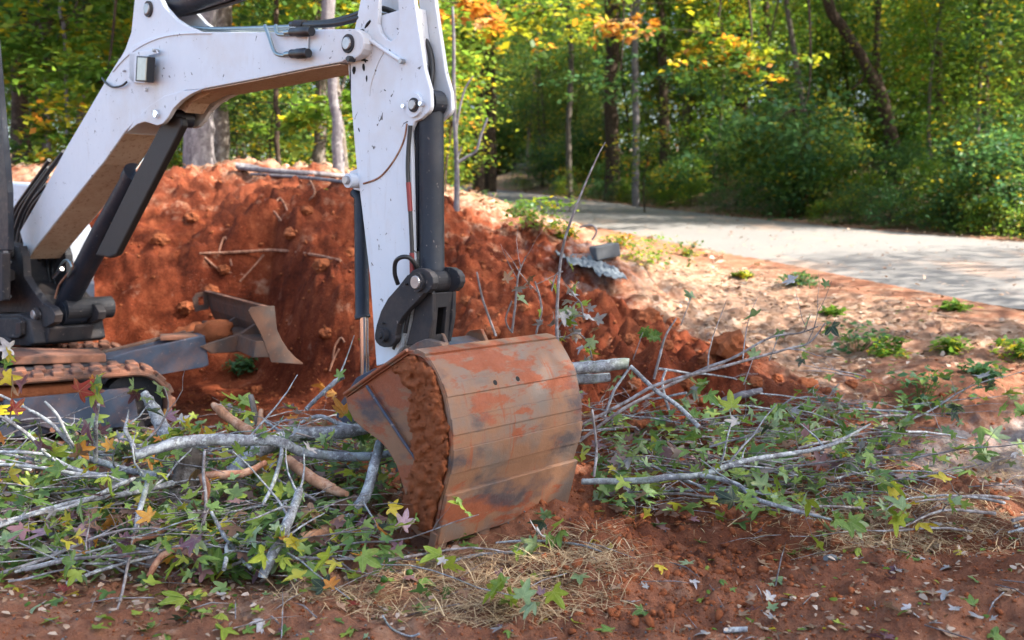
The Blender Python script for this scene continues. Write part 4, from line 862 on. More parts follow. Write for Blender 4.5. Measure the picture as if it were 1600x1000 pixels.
trunk_tree([(497,262,11),(500,200,10),(503,120,9),(505,0,9)], 14, 'bark', 'brown tree directly behind the purplish leaning trunk', 'tall_c', seed=5)
trunk_tree([(956,300,12),(957,240,11),(954,150,10),(957,70,11),(957,0,12)], 31, 'bark_dark', 'straight dark brown tree beyond the road above the bent dry twig', 'tall_b', seed=6, h_top=17)
trunk_tree([(1402,290,13),(1395,230,11),(1380,160,11),(1358,110,8),(1325,55,8),(1292,0,8)], 24, 'bark_dark', 'dark leaning tree with a forked trunk beyond the road', 'tall_b', [[(1382,165,7),(1373,120,5),(1370,60,4),(1374,0,4)],[(1360,108,3),(1344,128,2),(1330,140,1.5)]], seed=7)
trunk_tree([(749,290,9),(748,200,8),(747,100,7),(746,0,7)], 36, 'bark_dark', 'thin dark tree beyond the road next to the arm cylinder side', 'tall_a', seed=8)
trunk_tree([(766,290,10),(766,200,9),(766,100,8),(766,0,8)], 37, 'bark_dark', 'second thin dark tree from the arm beyond the road', 'tall_c', seed=9)
trunk_tree([(1040,290,9),(1038,190,8),(1036,100,7),(1030,0,7)], 30, 'bark_dark', 'short looking dark tree beyond the road behind orange leaves', 'tall_a', seed=10)
trunk_tree([(993,290,5),(993,200,5),(992,80,5),(994,0,6)], 27, 'bark_pale', 'pale thin tree right of the straight dark trunk', 'tall_c', seed=11)
trunk_tree([(1545,300,10),(1540,230,9),(1536,120,8),(1530,0,8)], 22, 'bark_dark', 'dark brown tree near the far right bushes beyond the road', 'tall_b', seed=12)
trunk_tree([(1475,300,7),(1470,200,7),(1466,100,6),(1470,0,5)], 25, 'bark_dark', 'dark slim tree to the right of the forked leaning tree', 'tall_a', seed=13)
trunk_tree([(1262,290,4),(1256,180,4),(1243,90,4),(1228,0,4)], 24, 'bark', 'pale slender tree leaning left of the forked trunk', 'tall_c', seed=14)
trunk_tree([(1207,270,6),(1205,200,6),(1200,100,5),(1196,0,5)], 31, 'bark_dark', 'shadowed tree behind the hanging yellow leaves', 'tall_c', seed=15)
trunk_tree([(433,262,4),(434,200,4),(433,150,4),(430,0,3.5)], 12.5, 'bark_dark', 'dark pole thin tree seen under the boom', 'slim_d', seed=16, h_top=8, cz=7)
trunk_tree([(104,240,3),(106,150,3),(100,60,3),(98,0,3)], 13, 'bark_pale', 'pale whip thin tree left of the boom above the yellow leaves', 'slim_a', seed=17, h_top=8, cz=7)
trunk_tree([(72,240,3.5),(72,120,3),(66,50,3),(62,0,3)], 14, 'bark', 'thin grey tree beside the pale whip left of the boom', 'slim_d', seed=18, h_top=8, cz=7)
trunk_tree([(890,300,4),(888,200,4),(893,100,4),(886,0,4)], 33, 'bark', 'thin grey stem in the gap left of the straight dark trunk', 'tall_c', seed=19)
# bare grey sapling beside the arm
o = empty('bare_sapling', P(713, 318, 9.6), 'bare grey sapling with two upswept shoots right of the arm', 'sapling'); SPY = 9.6
for nm, L in (('trunk', [(713,330,5),(714,280,4.2),(712,220,3.6),(709,140,3.2),(709,60,2.6),(707,10,2)]), ('shoot', [(714,255,3),(730,245,2.4),(744,236,2.4),(752,210,2.2),(762,184,1.6)]), ('shoot', [(712,210,2.6),(716,180,2),(726,140,1.6),(740,118,1)]), ('shoot', [(713,250,2),(718,238,1.6),(721,230,1)])):
    S = spline([(*P(a, b, SPY), r / FPX * SPY) for a, b, r in L], 4); MB().tube([Vector(s[:3]) for s in S], [float(s[3]) for s in S], 7).build(nm, M['bark_pale'], o)
# the undergrowth that fills the wood
rg = random.Random(5)
ADJ = ['straight','leaning','full','thin topped','bushy','sparse','droopy','ragged']
def whereabouts(x, y):
    px = 800 + FPX * x / y
    if y < 40 and x < -.02 * y: a = 'behind the cab post' if px < 50 else 'left of the boom' if px < 200 else 'behind the boom elbow' if px < 290 else 'beside the paired trunks' if px < 380 else 'under the level boom' if px < 480 else 'behind the arm'
    else: a = 'behind the arm cylinder' if px < 720 else 'above the bare sapling' if px < 820 else 'left of the straight dark trunk' if px < 930 else 'by the straight dark trunk' if px < 1000 else 'under the hanging yellow leaves' if px < 1130 else 'left of the forked tree' if px < 1290 else 'around the forked leaning tree' if px < 1430 else 'right of the forked tree' if px < 1540 else 'at the far right of the wood'
    return a, ('in the front row' if y < (14.5 if x < -.02 * y else 24) else 'in the second row' if y < (20 if x < -.02 * y else 32) else 'deep in the wood')
def fill(zone, n, keys, names, group, y0, y1, x0, x1, smin, smax, minroad=1.0, cond=None):
    k = 0; tries = 0; out = []
    while k < n and tries < n * 30:
        tries += 1; u = rg.random(); y = y0 + (y1 - y0) * u ** .8; fx = rg.uniform(x0, x1); x = fx * y if zone == 'fan' else fx
        if float(road_dist(np.array([x]), np.array([y]))[0]) < minroad: continue
        if cond and not cond(x, y): continue
        if any((x - a) ** 2 + (y - b) ** 2 < (.5 * smin) ** 2 for a, b in out): continue
        out.append((x, y)); key = keys[k % len(keys)]; wa, row = whereabouts(x, y); lab = ADJ[rg.randrange(8)].split()[0] + ' ' + names[key].replace('high crowned slender', 'high crowned') + ' ' + wa + ', ' + row.replace('in the ', '')
        s = rg.uniform(smin, smax); put_tree(key, x, y, lab, 'bush' if 'bush' in key else 'tree', group, 'bush' if 'bush' in key else 'slender_tree', s=s, rz=rg.random() * 6.28); k += 1
def beyond(x, y):                                     # the far side of the road
    return y > np.interp(x, _rf[:, 0][np.argsort(_rf[:, 0])], _rf[:, 1][np.argsort(_rf[:, 0])]) - 0 and x > -6
def leftwood(x, y): return x < -.045 * y - .05 and y > 11.5 and not (x > -6 and float(road_dist(np.array([x]), np.array([y]))[0]) < 1.5)
NMS = {'slim_a': 'light green slender tree', 'slim_b': 'dark green slender tree', 'slim_c': 'yellowing slender tree', 'slim_d': 'high crowned slender tree',
 'bush_a': 'blue green bush', 'bush_b': 'dark green bush', 'bush_c': 'light green bush', 'bush_y': 'yellow leaved bush'}
fill('fan', 50, ['slim_a','slim_c','slim_a','slim_a','slim_d'], NMS, 'slender trees of the wood', 12.2, 40, -.66, -.02, .8, 1.15, cond=leftwood)
fill('fan', 34, ['bush_c','bush_b','bush_y','bush_c'], NMS, 'bushes under the trees', 12.0, 26, -.66, -.03, .5, 1.0, cond=leftwood)
fill('fan', 100, ['slim_b','slim_d','slim_b','slim_a','slim_d','slim_b','slim_b','slim_c'], NMS, 'slender trees of the wood', 17.5, 60, -.05, .72, .85, 1.3, 2.2, cond=beyond)
fill('fan', 120, ['bush_a','bush_b','bush_a','bush_c','bush_b','bush_a','bush_b'], NMS, 'bushes under the trees', 15, 42, -.05, .66, .55, 1.25, .9, cond=beyond)
for px, py, s in ((1500,305,.9),(1010,215,1.1),(890,252,.6)):
    g = P(px, py, 23); put_tree('bush_y', g.x, g.y, {1500:'yellow orange bush low on the bank near the far right',1010:'orange leaved bush beside the straight dark trunk',890:'small golden bush left of the straight dark trunk'}[px], 'bush', None, 'bush', s=s)
# tall trees with crowns overhead, in the wood and unseen ones added round the clearing for their shade
k = 0
TL = {'tall_a': 'tall yellowing tree whose crown closes over the wood', 'tall_b': 'tall dark barked tree deep in the wood', 'tall_c': 'tall light green tree in the wood'}
for i in range(18):
    y = rg.uniform(32, 58); x = rg.uniform(-.6, .55) * y
    if float(road_dist(np.array([x]), np.array([y]))[0]) < 2.5: continue
    if not (beyond(x, y) or (leftwood(x, y))): continue
    key = ('tall_a', 'tall_b', 'tall_c')[k % 3]; put_tree(key, x, y, TL[key], 'tree', 'tall trees of the wood', 'tall_tree', s=rg.uniform(.85, 1.25), rz=rg.random() * 6.28); k += 1
for i in range(3):
    y = rg.uniform(24, 32); x = -rg.uniform(.15, .6) * y
    key = ('tall_a', 'tall_c')[i % 2]; put_tree(key, x, y, TL[key], 'tree', 'tall trees of the wood', 'tall_tree', s=rg.uniform(.8, 1.1), rz=rg.random() * 6.28)
SHADE = [(8.8,1.2,.95,'tall_b'),(6.2,4.4,.85,'tall_b'),(8.6,6.2,.7,'tall_b'),(12.2,.2,.95,'airy'),(6.0,.6,.85,'airy'),(15.2,8.3,.95,'airy'),(18.6,9.6,.95,'airy'),(1.5,-6,1.0,'tall_a'),(16,-2,1.1,'tall_b')]  # unseen trees added to throw shade on machine, foreground and road
SL = ['level with the bucket','level with the track','beyond the brush','furthest to the right','nearest the camera side','beside the road bend','past the first airy tree','furthest along the road','at the verge','behind the camera','far out to the right','alone']
for i_, (x, y, s, key) in enumerate(SHADE): put_tree(key, x, y, ('tall airy tree' if key == 'airy' else 'tall leafy tree') + ' added unseen to shade the clearing, ' + SL[i_], 'tree', 'unseen trees added for shade round the clearing', 'tall_tree', s=s, rz=rg.random() * 6.28)
# the far wood, reading as one mass
def far_wood():
    n = 9500; a = RNG.uniform(-1.15, 1.15, n); r = RNG.uniform(58, 85, n); x = r * np.sin(a); y = r * np.cos(a)
    z = base_z(x, y) + RNG.uniform(-.5, 17, n) * RNG.random(n) ** .25; C = np.stack([x, y, z], 1)
    me = leaf_mass('far_wood', C, 12, 1.0, .62, 'fol_r'); meta(link('far_wood', me), kind='stuff')
far_wood()

for i in range(15):
    px = 690 + 17 * i; y = 57 + rg.random() * 8; x = at(px, y); put_tree(('slim_a','slim_b','slim_c')[i % 3], x, y, f'{("light","dark","yellowing")[i % 3]} dense tree closing the view where the road ends, {("behind the arm cylinder","above the bare sapling","left of the straight dark trunk")[min(2, i // 5)]}', 'tree', 'trees where the road ends', 'slender_tree', s=1.5, rz=rg.random() * 6)
    y = 54 + rg.random() * 3; x = at(px, y)
    if float(road_dist(np.array([x]), np.array([y]))[0]) > 1.5: put_tree('bush_b', x, y, f'big dark bush where the road ends, {("behind the arm cylinder","above the bare sapling","left of the straight dark trunk")[min(2, i // 5)]}', 'bush', 'bushes where the road ends', 'bush', s=1.9, rz=rg.random() * 6)
# the low row of bushes along the far edge of the road
for i in range(92):
    t = -.15 + 1.85 * (i / 91) ** 1.2; off_ = 4.9 + rg.random() ** 1.5 * 2.6; x, y = 4.27 - 5.31 * t + .962 * off_, 8.3 + 18.7 * t + .273 * off_
    key = ['bush_a','bush_c','bush_a','bush_b','bush_a','bush_c','bush_l'][i % 7]; key = 'bush_c' if key == 'bush_l' else key; wa, row = whereabouts(x, y)
    put_tree(key, x, y, f'{"small" if off_ < 5.8 else "larger"} {NMS[key]} at the far road edge {wa}', 'bush', 'bushes along the far edge of the road', 'bush', s=rg.uniform(.4, .6) if off_ < 5.6 else rg.uniform(.7, 1.15), rz=rg.random() * 6.28)
def bough(px, py, Y, r, label, mat='fol_y', seed=0, n=30):
    """a leafy bough hanging into view from a crown above the frame"""
    g = P(px, py, Y); o = empty('hanging_bough', tuple(g), label, 'bough'); rgn = np.random.default_rng(seed)
    C = np.stack([rgn.normal(0, r, n), rgn.normal(0, r * .5, n), rgn.normal(0, r * .38, n)], 1); c = bpy.data.objects.new('foliage', leaf_mass('foliage', C, 16, r * .16, .15, mat)); COL.objects.link(c); c.parent = o
    m = MB(); T0 = Vector((rgn.normal(0, .6), .5, 4.5 + (py / FPX * Y)))
    S = spline([tuple(T0), (T0.x * .6 + r * .5, .3, T0.z * .55), (r * .4, .1, r), (0, 0, 0)], 5); m.tube([Vector(s) for s in S], [.035 * (1 - .8 * k / (len(S) - 1)) for k in range(len(S))], 6, cap=False)
    for q in C[:14]: m.tube([(0, 0, r * .3), tuple(q * .5 + np.array([0, 0, .1])), tuple(q)], [.010, .007, .003], 4, cap=False)
    s = bpy.data.objects.new('limb', m.mesh('limb', M['bark_dark'])); COL.objects.link(s); s.parent = o
bough(1155, 95, 17, .55, 'yellow green leaved bough hanging in front of the dark wood', 'fol_y', 1, 42); bough(1110, 65, 18, .4, 'smaller yellow bough above the hanging yellow green one', 'fol_y', 2, 26)
bough(860, 30, 17, .7, 'orange and yellow bough at the top beside the straight dark trunk', 'fol_y', 3, 44); bough(760, 40, 15, .5, 'yellow bough at the top just right of the arm', 'fol_y', 4, 34)
bough(975, 40, 19, .35, 'orange leaved tip hanging over the straight dark trunk', 'fol_o', 5, 16); bough(720, 15, 13, .25, 'pale orange leaf spray beside the arm top', 'fol_o', 6, 12)
bough(1240, 190, 19, .8, 'dark green layered bough below the yellow one', 'fol_b', 7, 50); bough(1180, 120, 22, .8, 'blue green bough behind the yellow one', 'fol_b', 8, 46)
bough(955, 130, 22, .6, 'layered green bough across the straight dark trunk', 'fol_b', 9, 30); bough(30, 90, 13.5, .6, 'bright yellow green bough beside the cab post', 'fol_l', 12, 40); bough(480, 180, 12, .35, 'yellow green spray under the boom tip', 'fol_l', 13, 26)
bough(90, 60, 13, .7, 'sunlit light green bough at the top left', 'fol_l', 10, 46); bough(150, 130, 12.6, .4, 'light green spray against the boom on the left', 'fol_l', 11, 26)
# ------------------------------------------------------------------ loose soil, straw, litter
def fan_points(n, r0, r1, half=33, pw=1.0):
    a = RNG.uniform(-half, half, n) * np.pi / 180; r = r0 * (r1 / r0) ** (RNG.random(n) ** pw); return r * np.sin(a), r * np.cos(a)
ICO_V = []; 
_p = (1 + 5 ** .5) / 2
for s1 in (-1, 1):
    for s2 in (-1, 1): ICO_V += [(0, s1, s2 * _p), (s1, s2 * _p, 0), (s2 * _p, 0, s1)]
ICO_V = np.array(ICO_V, float) / 1.9
def hull_faces(V):
    import bmesh
    bm = bmesh.new(); [bm.verts.new(v) for v in V]; bm.verts.ensure_lookup_table(); bmesh.ops.convex_hull(bm, input=bm.verts); bm.verts.index_update()
    F = np.array([[v.index for v in f.verts] for f in bm.faces]); W_ = np.array([tuple(v.co) for v in bm.verts]); bm.free(); return W_, F
ICO_V, ICO_F = hull_faces(ICO_V * (1 + RNG.uniform(-.38, .35, (12, 1))))
OCT_V, OCT_F = hull_faces(np.array([(1,.1,0),(-.9,0,.2),(0,1.1,.1),(.1,-1,0),(.1,0,.8),(0,.1,-.8)]))
def crumbs(name, n, smin, smax, r0, r1, tv, tf, thr):
    x, y = fan_points(n, r0, r1, 34); ro, li, gr, gs = masks(x, y); rd = road_dist(x, y)
    cl = vnoise(x * 1.6, y * 1.6, 77) + .5 * vnoise(x * 5, y * 5, 78)
    keep = (ro * 1.3 - li * .9 + cl * .5 > thr + RNG.random(len(x)) * .35) & (rd > .1); x, y = x[keep], y[keep]
    s = smin * (smax / smin) ** (RNG.random(len(x)) ** 3.5); z = ground(x, y) + s * .25
    return meta(link(name, scatter(name, tv, tf, np.stack([x, y, z], 1), rots(len(x), .8), np.stack([s, s * RNG.uniform(.6, 1, len(x)), s * RNG.uniform(.5, .9, len(x))], 1), M['clay'], False)), kind='stuff')
crumbs('dirt_crumbs', 26000, .005, .023, 2.3, 11, ICO_V, ICO_F, .28)
crumbs('dirt_crumbs', 45000, .002, .009, 2.2, 5.5, OCT_V, OCT_F, .0)
def straw(n, r0, r1, thr, name='dry_straw', lmin=.03, lmax=.16, wd=.0012):
    x, y = fan_points(n, r0, r1, 34); cl = vnoise(x * 1.3 + 4, y * 1.3, 51) + .6 * vnoise(x * 4, y * 4, 52); m = masks(x, y)
    keep = (cl + m[1] * .3 - m[0] * .35 - np.clip(-x - .7, 0, .5) * 1.2 > thr + RNG.random(n) * .3) & (road_dist(x, y) > .1) & ~((x < -.6) & (y > 5)); x, y = x[keep], y[keep]; n = len(x)
    tv = np.array([(0,-1,0),(0,1,0),(.33,-1,.06),(.33,1,.06),(.66,-.8,.08),(.66,.8,.08),(1,0,.02)]); tf = np.array([(0,2,3),(0,3,1),(2,4,5),(2,5,3),(4,6,5)])
    L = RNG.uniform(lmin, lmax, n) ; w = wd * RNG.uniform(.6, 1.5, n)
    return meta(link(name, scatter(name, tv, tf, np.stack([x, y, ground(x, y) + .006], 1), rots(n, .22), np.stack([L, w, L * RNG.uniform(-.5, 2.2, n)], 1), M['straw'])), kind='stuff')
straw(90000, 2.2, 5.5, -.05); straw(6000, 4.5, 9, .25, wd=.002, lmax=.22)
# curled dry leaves, six triangles each
CV = np.array([(0,0,0),(.25,.28,.10),(.38,.0,.16),(.2,-.30,.12),(.75,.22,.02),(.75,-.20,.05),(1.05,0,-.06)]); CF = np.array([(0,2,1),(0,3,2),(1,2,4),(2,3,5),(2,6,4),(2,5,6)])
def litter(n, r0, r1, need, name, smin, smax, mat='litter', half=36, thr=.35):
    x, y = fan_points(n, r0, r1, half, .8); m = masks(x, y); cl = vnoise(x * .9, y * .9, 33) * .5 + vnoise(x * 3, y * 3, 34) * .4
    keep = (m[need] + cl > thr + RNG.random(n) * .5) & (road_dist(x, y) > .03); x, y = x[keep], y[keep]; n = len(x); s = RNG.uniform(smin, smax, n)
    return meta(link(name, scatter(name, CV, CF, np.stack([x, y, ground(x, y) + .008], 1), rots(n, .4), np.stack([s, s, s * RNG.uniform(-.2, 1.6, n)], 1), M[mat])), kind='stuff')
litter(17000, 4.5, 14, 1, 'leaf_litter', .02, .07, thr=.45)
x_, y_ = fan_points(2600, 8.5, 40, 36); k_ = road_dist(x_, y_) == 0; x_, y_ = x_[k_], y_[k_]; s_ = RNG.uniform(.03, .07, len(x_))
meta(link('leaf_litter', scatter('leaf_litter', CV, CF, np.stack([x_, y_, base_z(x_, y_) + .05], 1), rots(len(x_), .3), s_, M['litter'])), kind='stuff')
litter(20000, 12, 45, 1, 'leaf_litter', .07, .16, half=38)
litter(12000, 2.3, 5.5, 1, 'leaf_litter', .008, .035, thr=.05)
litter(1500, 2.3, 5.5, 1, 'leaf_scraps', .012, .03, 'fol_l', thr=.0)
litter(26000, 13, 40, 3, 'ground_ivy', .08, .2, 'fol_b', 38, .45)
litter(6000, 5.0, 13, 3, 'small_weeds', .02, .06, 'fol_l', 36, .30)
litter(12000, 5, 13, 1, 'small_weeds', .015, .045, 'fol_l', 36, 1.0)
x_, y_ = fan_points(900, 2.3, 5, 33)
meta(link('pale_grit', scatter('pale_grit', OCT_V, OCT_F, np.stack([x_, y_, ground(x_, y_) + .002], 1), rots(900, .8), RNG.uniform(.002, .006, 900), M['concrete'])), kind='stuff')
# weeds at the road side and on the bank: clumps of their own
def weed(px, py, Y, r, n, mat, label, name='weed_clump', cat='plant', size=.06, h=None):
    g = ghit(px, py) if Y is None else Vector((at(px, Y), Y, 0)); g.z = G1(g.x, g.y); h = h or r * .8; k = 36
    r = r * (.75 if px > 1100 and name == 'weed_clump' else 1); h = h * .7 if px > 1100 else h
    C = np.stack([RNG.normal(0, r * .45, k), RNG.normal(0, r * .45, k), RNG.random(k) * h], 1)
    me = leaf_mass('foliage', C, n, r * .14, size, mat); o = empty(name, tuple(g), label, cat); c = bpy.data.objects.new('foliage', me); COL.objects.link(c); c.parent = o
    m = MB()
    for q in C[:14]: m.tube([(q[0]*.2, q[1]*.2, -.02), (q[0]*.6, q[1]*.6, q[2]*.6), tuple(q)], [.003, .0025, .0015], 4, cap=False)
    s = bpy.data.objects.new('stem', m.mesh('stem', M['fol_l'])); COL.objects.link(s); s.parent = o
for a in [(845,362,None,.34,9,'fol_l','bright green broad leaved weeds on the bank crest above the pale sheet'),(815,335,None,.25,8,'fol_b','dark green weeds at the road side beside the bare sapling'),(880,372,None,.14,5,'fol_y','small orange and green weed next to the bright weeds'),
 (1010,412,None,.36,9,'fol_l','green weeds between the concrete block and the road edge'),(965,385,None,.20,6,'fol_y','yellow green weeds just beside the concrete block'),(1250,445,None,.22,7,'fol_b','low green tuft near the edge of the road'),
 (1070,400,None,.22,6,'fol_y','yellowish weeds on the litter right of the block'),(1340,545,None,.34,5,'fol_b','dark green weeds in the hollow of the leaf litter'),(1385,555,None,.2,6,'fol_l','light green weeds beside the dark ones in the hollow'),(1440,630,None,.34,5,'fol_b','dark green weed patch at the foot of the small rise'),
 (1300,492,None,.10,6,'fol_l','tiny bright green sprig on the sunlit litter'),(1160,435,None,.12,6,'fol_y','tiny yellow green sprig at the road verge'),(1490,485,None,.14,6,'fol_l','small green sprig beside the road on the right'),(1590,560,None,.2,6,'fol_l','green weeds on the rise at the frame edge'),(1480,550,None,.18,6,'fol_l','pale green weeds on top of the small rise'),
 (1530,590,None,.16,5,'fol_b','green weeds low on the reddish rise'),(130,258,11.5,.5,10,'fol_y','yellow leaved plant on the bank left of the boom'),(420,258,12.5,.4,8,'fol_l','light green plant on the bank under the boom'),(380,575,None,.12,8,'fol_b','small green plant under the blade'),(600,262,12.5,.4,8,'fol_l','light green plant behind the arm on the bank')]: weed(*a)
weed(112,215,12.0,.55,14,'fol_y','golden yellow leaved bush behind the boom on the left','golden_bush','bush',.12,.9)
weed(60,250,12.2,.4,12,'fol_y','low yellow bush beside the cab post','golden_bush','bush',.11,.6)
# clods
CL = [(1140,540,27,'large round red clod on the right end of the mound'),(1012,497,20,'red clod standing on the mound ridge near the litter'),(1052,503,10,'small clod right of the ridge clod'),(1262,577+25,15,'red clod at the foot of the mound beside the track'),(1105,565,14,'broken clod left of the large round one'),(1300,615,12,'outermost small red clod on the bare clay'),
 (1075,600,13,None),(1180,597,11,None),(1215,590,9,None),(1040,540,12,None),(985,530,10,None),(1090,625,10,None),(1150,640,12,None),(1040,640,14,None),(990,600,11,None),(960,640,10,None),(1000,665,13,None),(905,500,11,None),(870,540,9,None),(820,480,10,None),(770,520,12,None),(730,470,10,None),(250,375,13,None),(300,340,10,None),(455,365,11,None),(505,415,14,None),(545,395,10,None),(350,420,9,None),(510,520,12,None),(480,330,9,None),(200,330,9,None),(330,455,11,None),(290,480,12,None),(400,610,9,None),(1230,640,8,None),(1330,600,9,None),(40,850,22,None),(100,860,14,None),(1395,840,12,None),(1300,800,10,None)]
DESC = ['rough','crumbly','flattened','dark','pale faced','rounded','split','lumpy']
for i, (px, py, r, lab) in enumerate(CL):
    g = ghit(px, py + r * .4); rr = r / FPX * g.y * 1.05; where = 'on the bank behind the blade' if px < 620 and py < 640 else 'on the foreground clay' if py > 760 else 'on the mound behind the bucket'
    lump('dirt_clod', (g.x, g.y, g.z + rr * .35), rr, i * 1.37 + .4, 'clay', None, .8, 3, .38, lab or f'{DESC[i % 8]} red dirt clod {where}', 'dirt clod', 'dirt clods lying about the mound' if not lab else None)
# ------------------------------------------------------------------ sheet, block, logs
def crumpled(px, py, w, h, seed, label):
    g = ghit(px, py); n = 26; V = []; F = []
    for j in range(n):
        for i in range(n):
            u, v = i/(n-1)-.5, j/(n-1)-.5; e = 1 + .35*mnoise.noise((math.atan2(v,u)*1.5, seed, 0)); x = g.x + u*w*e + v*w*.45; y = g.y - v*h*e*1.2 + u*.1
            V.append((x, y, float(base_z(np.array([x]), np.array([y]))[0]) + .02 + .045*abs(mnoise.fractal((u*4, v*4, seed), 1, 2, 4)) + .02*mnoise.noise((u*14, v*14, seed))))
    F = [(j*n+i, j*n+i+1, (j+1)*n+i+1, (j+1)*n+i) for j in range(n-1) for i in range(n-1)]
    m = MB(); m.add(V, F, True); o = m.build('crumpled_sheet', M['ash'], None, tuple(g)); md = o.modifiers.new('t', 'SOLIDIFY'); md.thickness = .003; meta(o, label, 'plastic sheet')
crumpled(905, 402, .30, .5, 1.3, 'pale blue grey crumpled sheet half buried on the bank crest'); crumpled(945, 442, .26, .4, 4.1, 'lower torn piece of blue grey sheet below the concrete block')
g = ghit(945, 398); MB().box(Vector((g.x, g.y, g.z + .03)), (.11,.03,.02), (-.02,.10,0), (-.01,0,.06)).build('concrete_block', M['concrete'], None, tuple(g), bevel=.012)
meta(bpy.data.objects['concrete_block'], 'dark grey concrete block tilted at the edge of the road verge', 'concrete block')
def stick(name, pts, r, mat, label, cat='stick', group=None, kids=(), sides=8):
    """pts (px, py, lift metres or absolute depth if > 2)"""
    def w3(p):
        if len(p) > 2 and p[2] > 2: return P(p[0], p[1], p[2])
        g = ghit(p[0], p[1], up=(p[2] if len(p) > 2 else 0)); return g
    L = [(*w3(p), (p[3] if len(p) > 3 else r)) for p in pts]; L = [(a, b, c, d / FPX * b * .9) for a, b, c, d in L]; S = spline(L, 6)
    rg_ = np.random.default_rng(int(pts[0][0] * 7 + pts[0][1])); 
    pth = [Vector(s[:3]) + Vector(rg_.normal(0, .05, 3)) * float(s[3]) for s in S]; rad = [float(s[3]) * (1 + rg_.normal(0, .025)) for s in S]
    m = MB(); m.tube(pth, rad, sides); o = m.build(name, M[mat], None, tuple(pth[0])); meta(o, label, cat, group)
    for kp in kids:
        L2 = [(*w3(p), (p[3] if len(p) > 3 else r * .5)) for p in kp]; L2 = [(a, b, c, d / FPX * b) for a, b, c, d in L2]; S2 = spline(L2, 5)
        MB().tube([Vector(s[:3]) for s in S2], [float(s[3]) for s in S2], 6).build('twig', M[mat], o)
    return o, pth, rad
stick('fallen_log', [(372,262,.05,4.5),(440,268,.05,5),(500,272,.04,4.5),(560,277,.04,4)], 5, 'bark_pale', 'long pale fallen log along the crest of the bank', 'log')
stick('fallen_log', [(392,272,.03,2.5),(470,277,.03,3),(545,285,.03,3)], 4, 'bark_pale', 'shorter thin pole lying in front of the pale log', 'log')
stick('fallen_log', [(0+368,258,.10,5),(392,262,.08,6),(410,266,.05,5)], 5, 'bark_pale', 'stubby pale wood piece at the left end of the log', 'log')
stick('dead_branch', [(312,396,.05,2.2),(370,394,.06,2.6),(430,391,.07,2.8),(490,398,.06,2.6),(532,407,.04,2.4)], 2.5, 'root', 'long dry stick lying across the red bank', 'stick', None, [[(320,402,.04,2),(345,422,.03,1.8),(385,430,.02,1.2)],[(300,388,.05,1.5),(330,410,.03,1.2)]])
for i, pts in enumerate([[(415,312,.03),(428,330,.04),(440,345,.02)],[(425,325,.03),(438,310,.03),(450,335,.02),(436,345,.02)],[(485,282,.02),(492,300,.03),(484,312,.01)],[(375,440,.02),(398,415,.04),(412,398,.02)],[(520,560,.02),(524,540,.03),(533,528,.03),(538,535,.02)],[(515,580,.02),(522,560,.03),(530,545,.02)],[(340,400,.02),(352,370,.03),(362,415,.02)]]):
    stick('exposed_root', [(*p, 1.8) for p in pts], 2, 'root', ['bent pale root sticking out near the top of the bank','looped pale root on the upper bank','short hooked root just below the fallen log','thin root below the long dry stick','wavy thin root beside the thumb cylinder rod','lower wavy root near the foot of the bank','small forked root above the blade'][i], 'root')
stick('broken_stick', [(1130,626,.03,6),(1160,617,.04,6.5),(1190,610,.04,5)], 6, 'bark_pale', 'short grey broken stick lying on the clay beyond the right brush', 'stick', None, [[(1132,622,.03,2.5),(1122,632,.02,2),(1140,640,.0,1.5)]])
stick('broken_stick', [(1080,588,.03,3),(1130,570,.02,2.5),(1165,560,.02,2)], 3, 'root', 'thin brown stick on the mound beside the large clod', 'stick')
stick('pale_stick', [(940,300,.0,2),(905,302,.06,1.6),(870,320,.02,1.4)], 1.6, 'bark_pale', 'arched pale twig at the road verge behind the weeds', 'stick') if False else None
stick('arched_twig', [(905,355,9.2,1.6),(925,352,9.2,1.8),(932,362,9.2,1.8),(925,375,9.2,1.8)], 1.6, 'bark_pale', 'curled pale root tip above the concrete block', 'stick')
stick('fallen_branch', [(762,258,.15,5),(830,262,.2,6),(930,265,.1,4)], 5, 'bark', 'fallen dead trunk lying in the wood beyond the road', 'log')
# ------------------------------------------------------------------ star-shaped leaves
def star_mesh(seed, lobes=5, n_fine=True):
    rg_ = np.random.default_rng(seed); V = [(0, .0, 0)]; ve = [1.0]; F = []
    angs = np.radians(np.array([-118, -58, 0, 58, 118]) + rg_.normal(0, 5, 5)); Ls = np.array([.62, .92, 1.05, .92, .62]) * (1 + rg_.normal(0, .07, 5)); fold = rg_.uniform(-.25, .6); droop = rg_.uniform(.0, .75); cup = rg_.uniform(-.35, .35)
    def z(r, a): return fold * abs(math.sin(a)) * r - droop * r * r * .8 + cup * r * r * math.cos(2 * a)
    ring = []
    for k in range(5):
        a, L = angs[k], Ls[k]; an = angs[k+1] if k < 4 else None
        for da, rr, v in ((-.36, .58, 0.), (-.17, .82, 0.), (0, 1., 1.), (.17, .82, 0.), (.36, .58, 0.)):
            r = L * rr; V.append((r * math.sin(a + da), r * math.cos(a + da), z(r, a + da) - (.03 if v == 0 else 0))); ve.append(v); ring.append(len(V) - 1)
        if an is not None: m = (a + an) / 2; r = .44; V.append((r * math.sin(m), r * math.cos(m), z(r, m) - .05)); ve.append(0.); ring.append(len(V) - 1)
    # a rib point halfway down each lobe keeps the vein crisp
    for i in range(len(ring) - 1): F.append((0, ring[i+1], ring[i]))
    V.append((.0, -.08, -.01)); ve.append(0.); F.append((0, ring[0], len(V) - 1)); F.append((0, len(V) - 1, ring[-1]))
    V += [(-.012, -.05, 0), (.012, -.05, 0), (.03, -.62, -.10)]; ve += [1, 1, 1]; F.append((len(V)-3, len(V)-2, len(V)-1))
    return np.array(V), np.array(F), np.array(ve)
STARS = [star_mesh(s) for s in range(8)]
LEAFME = {}
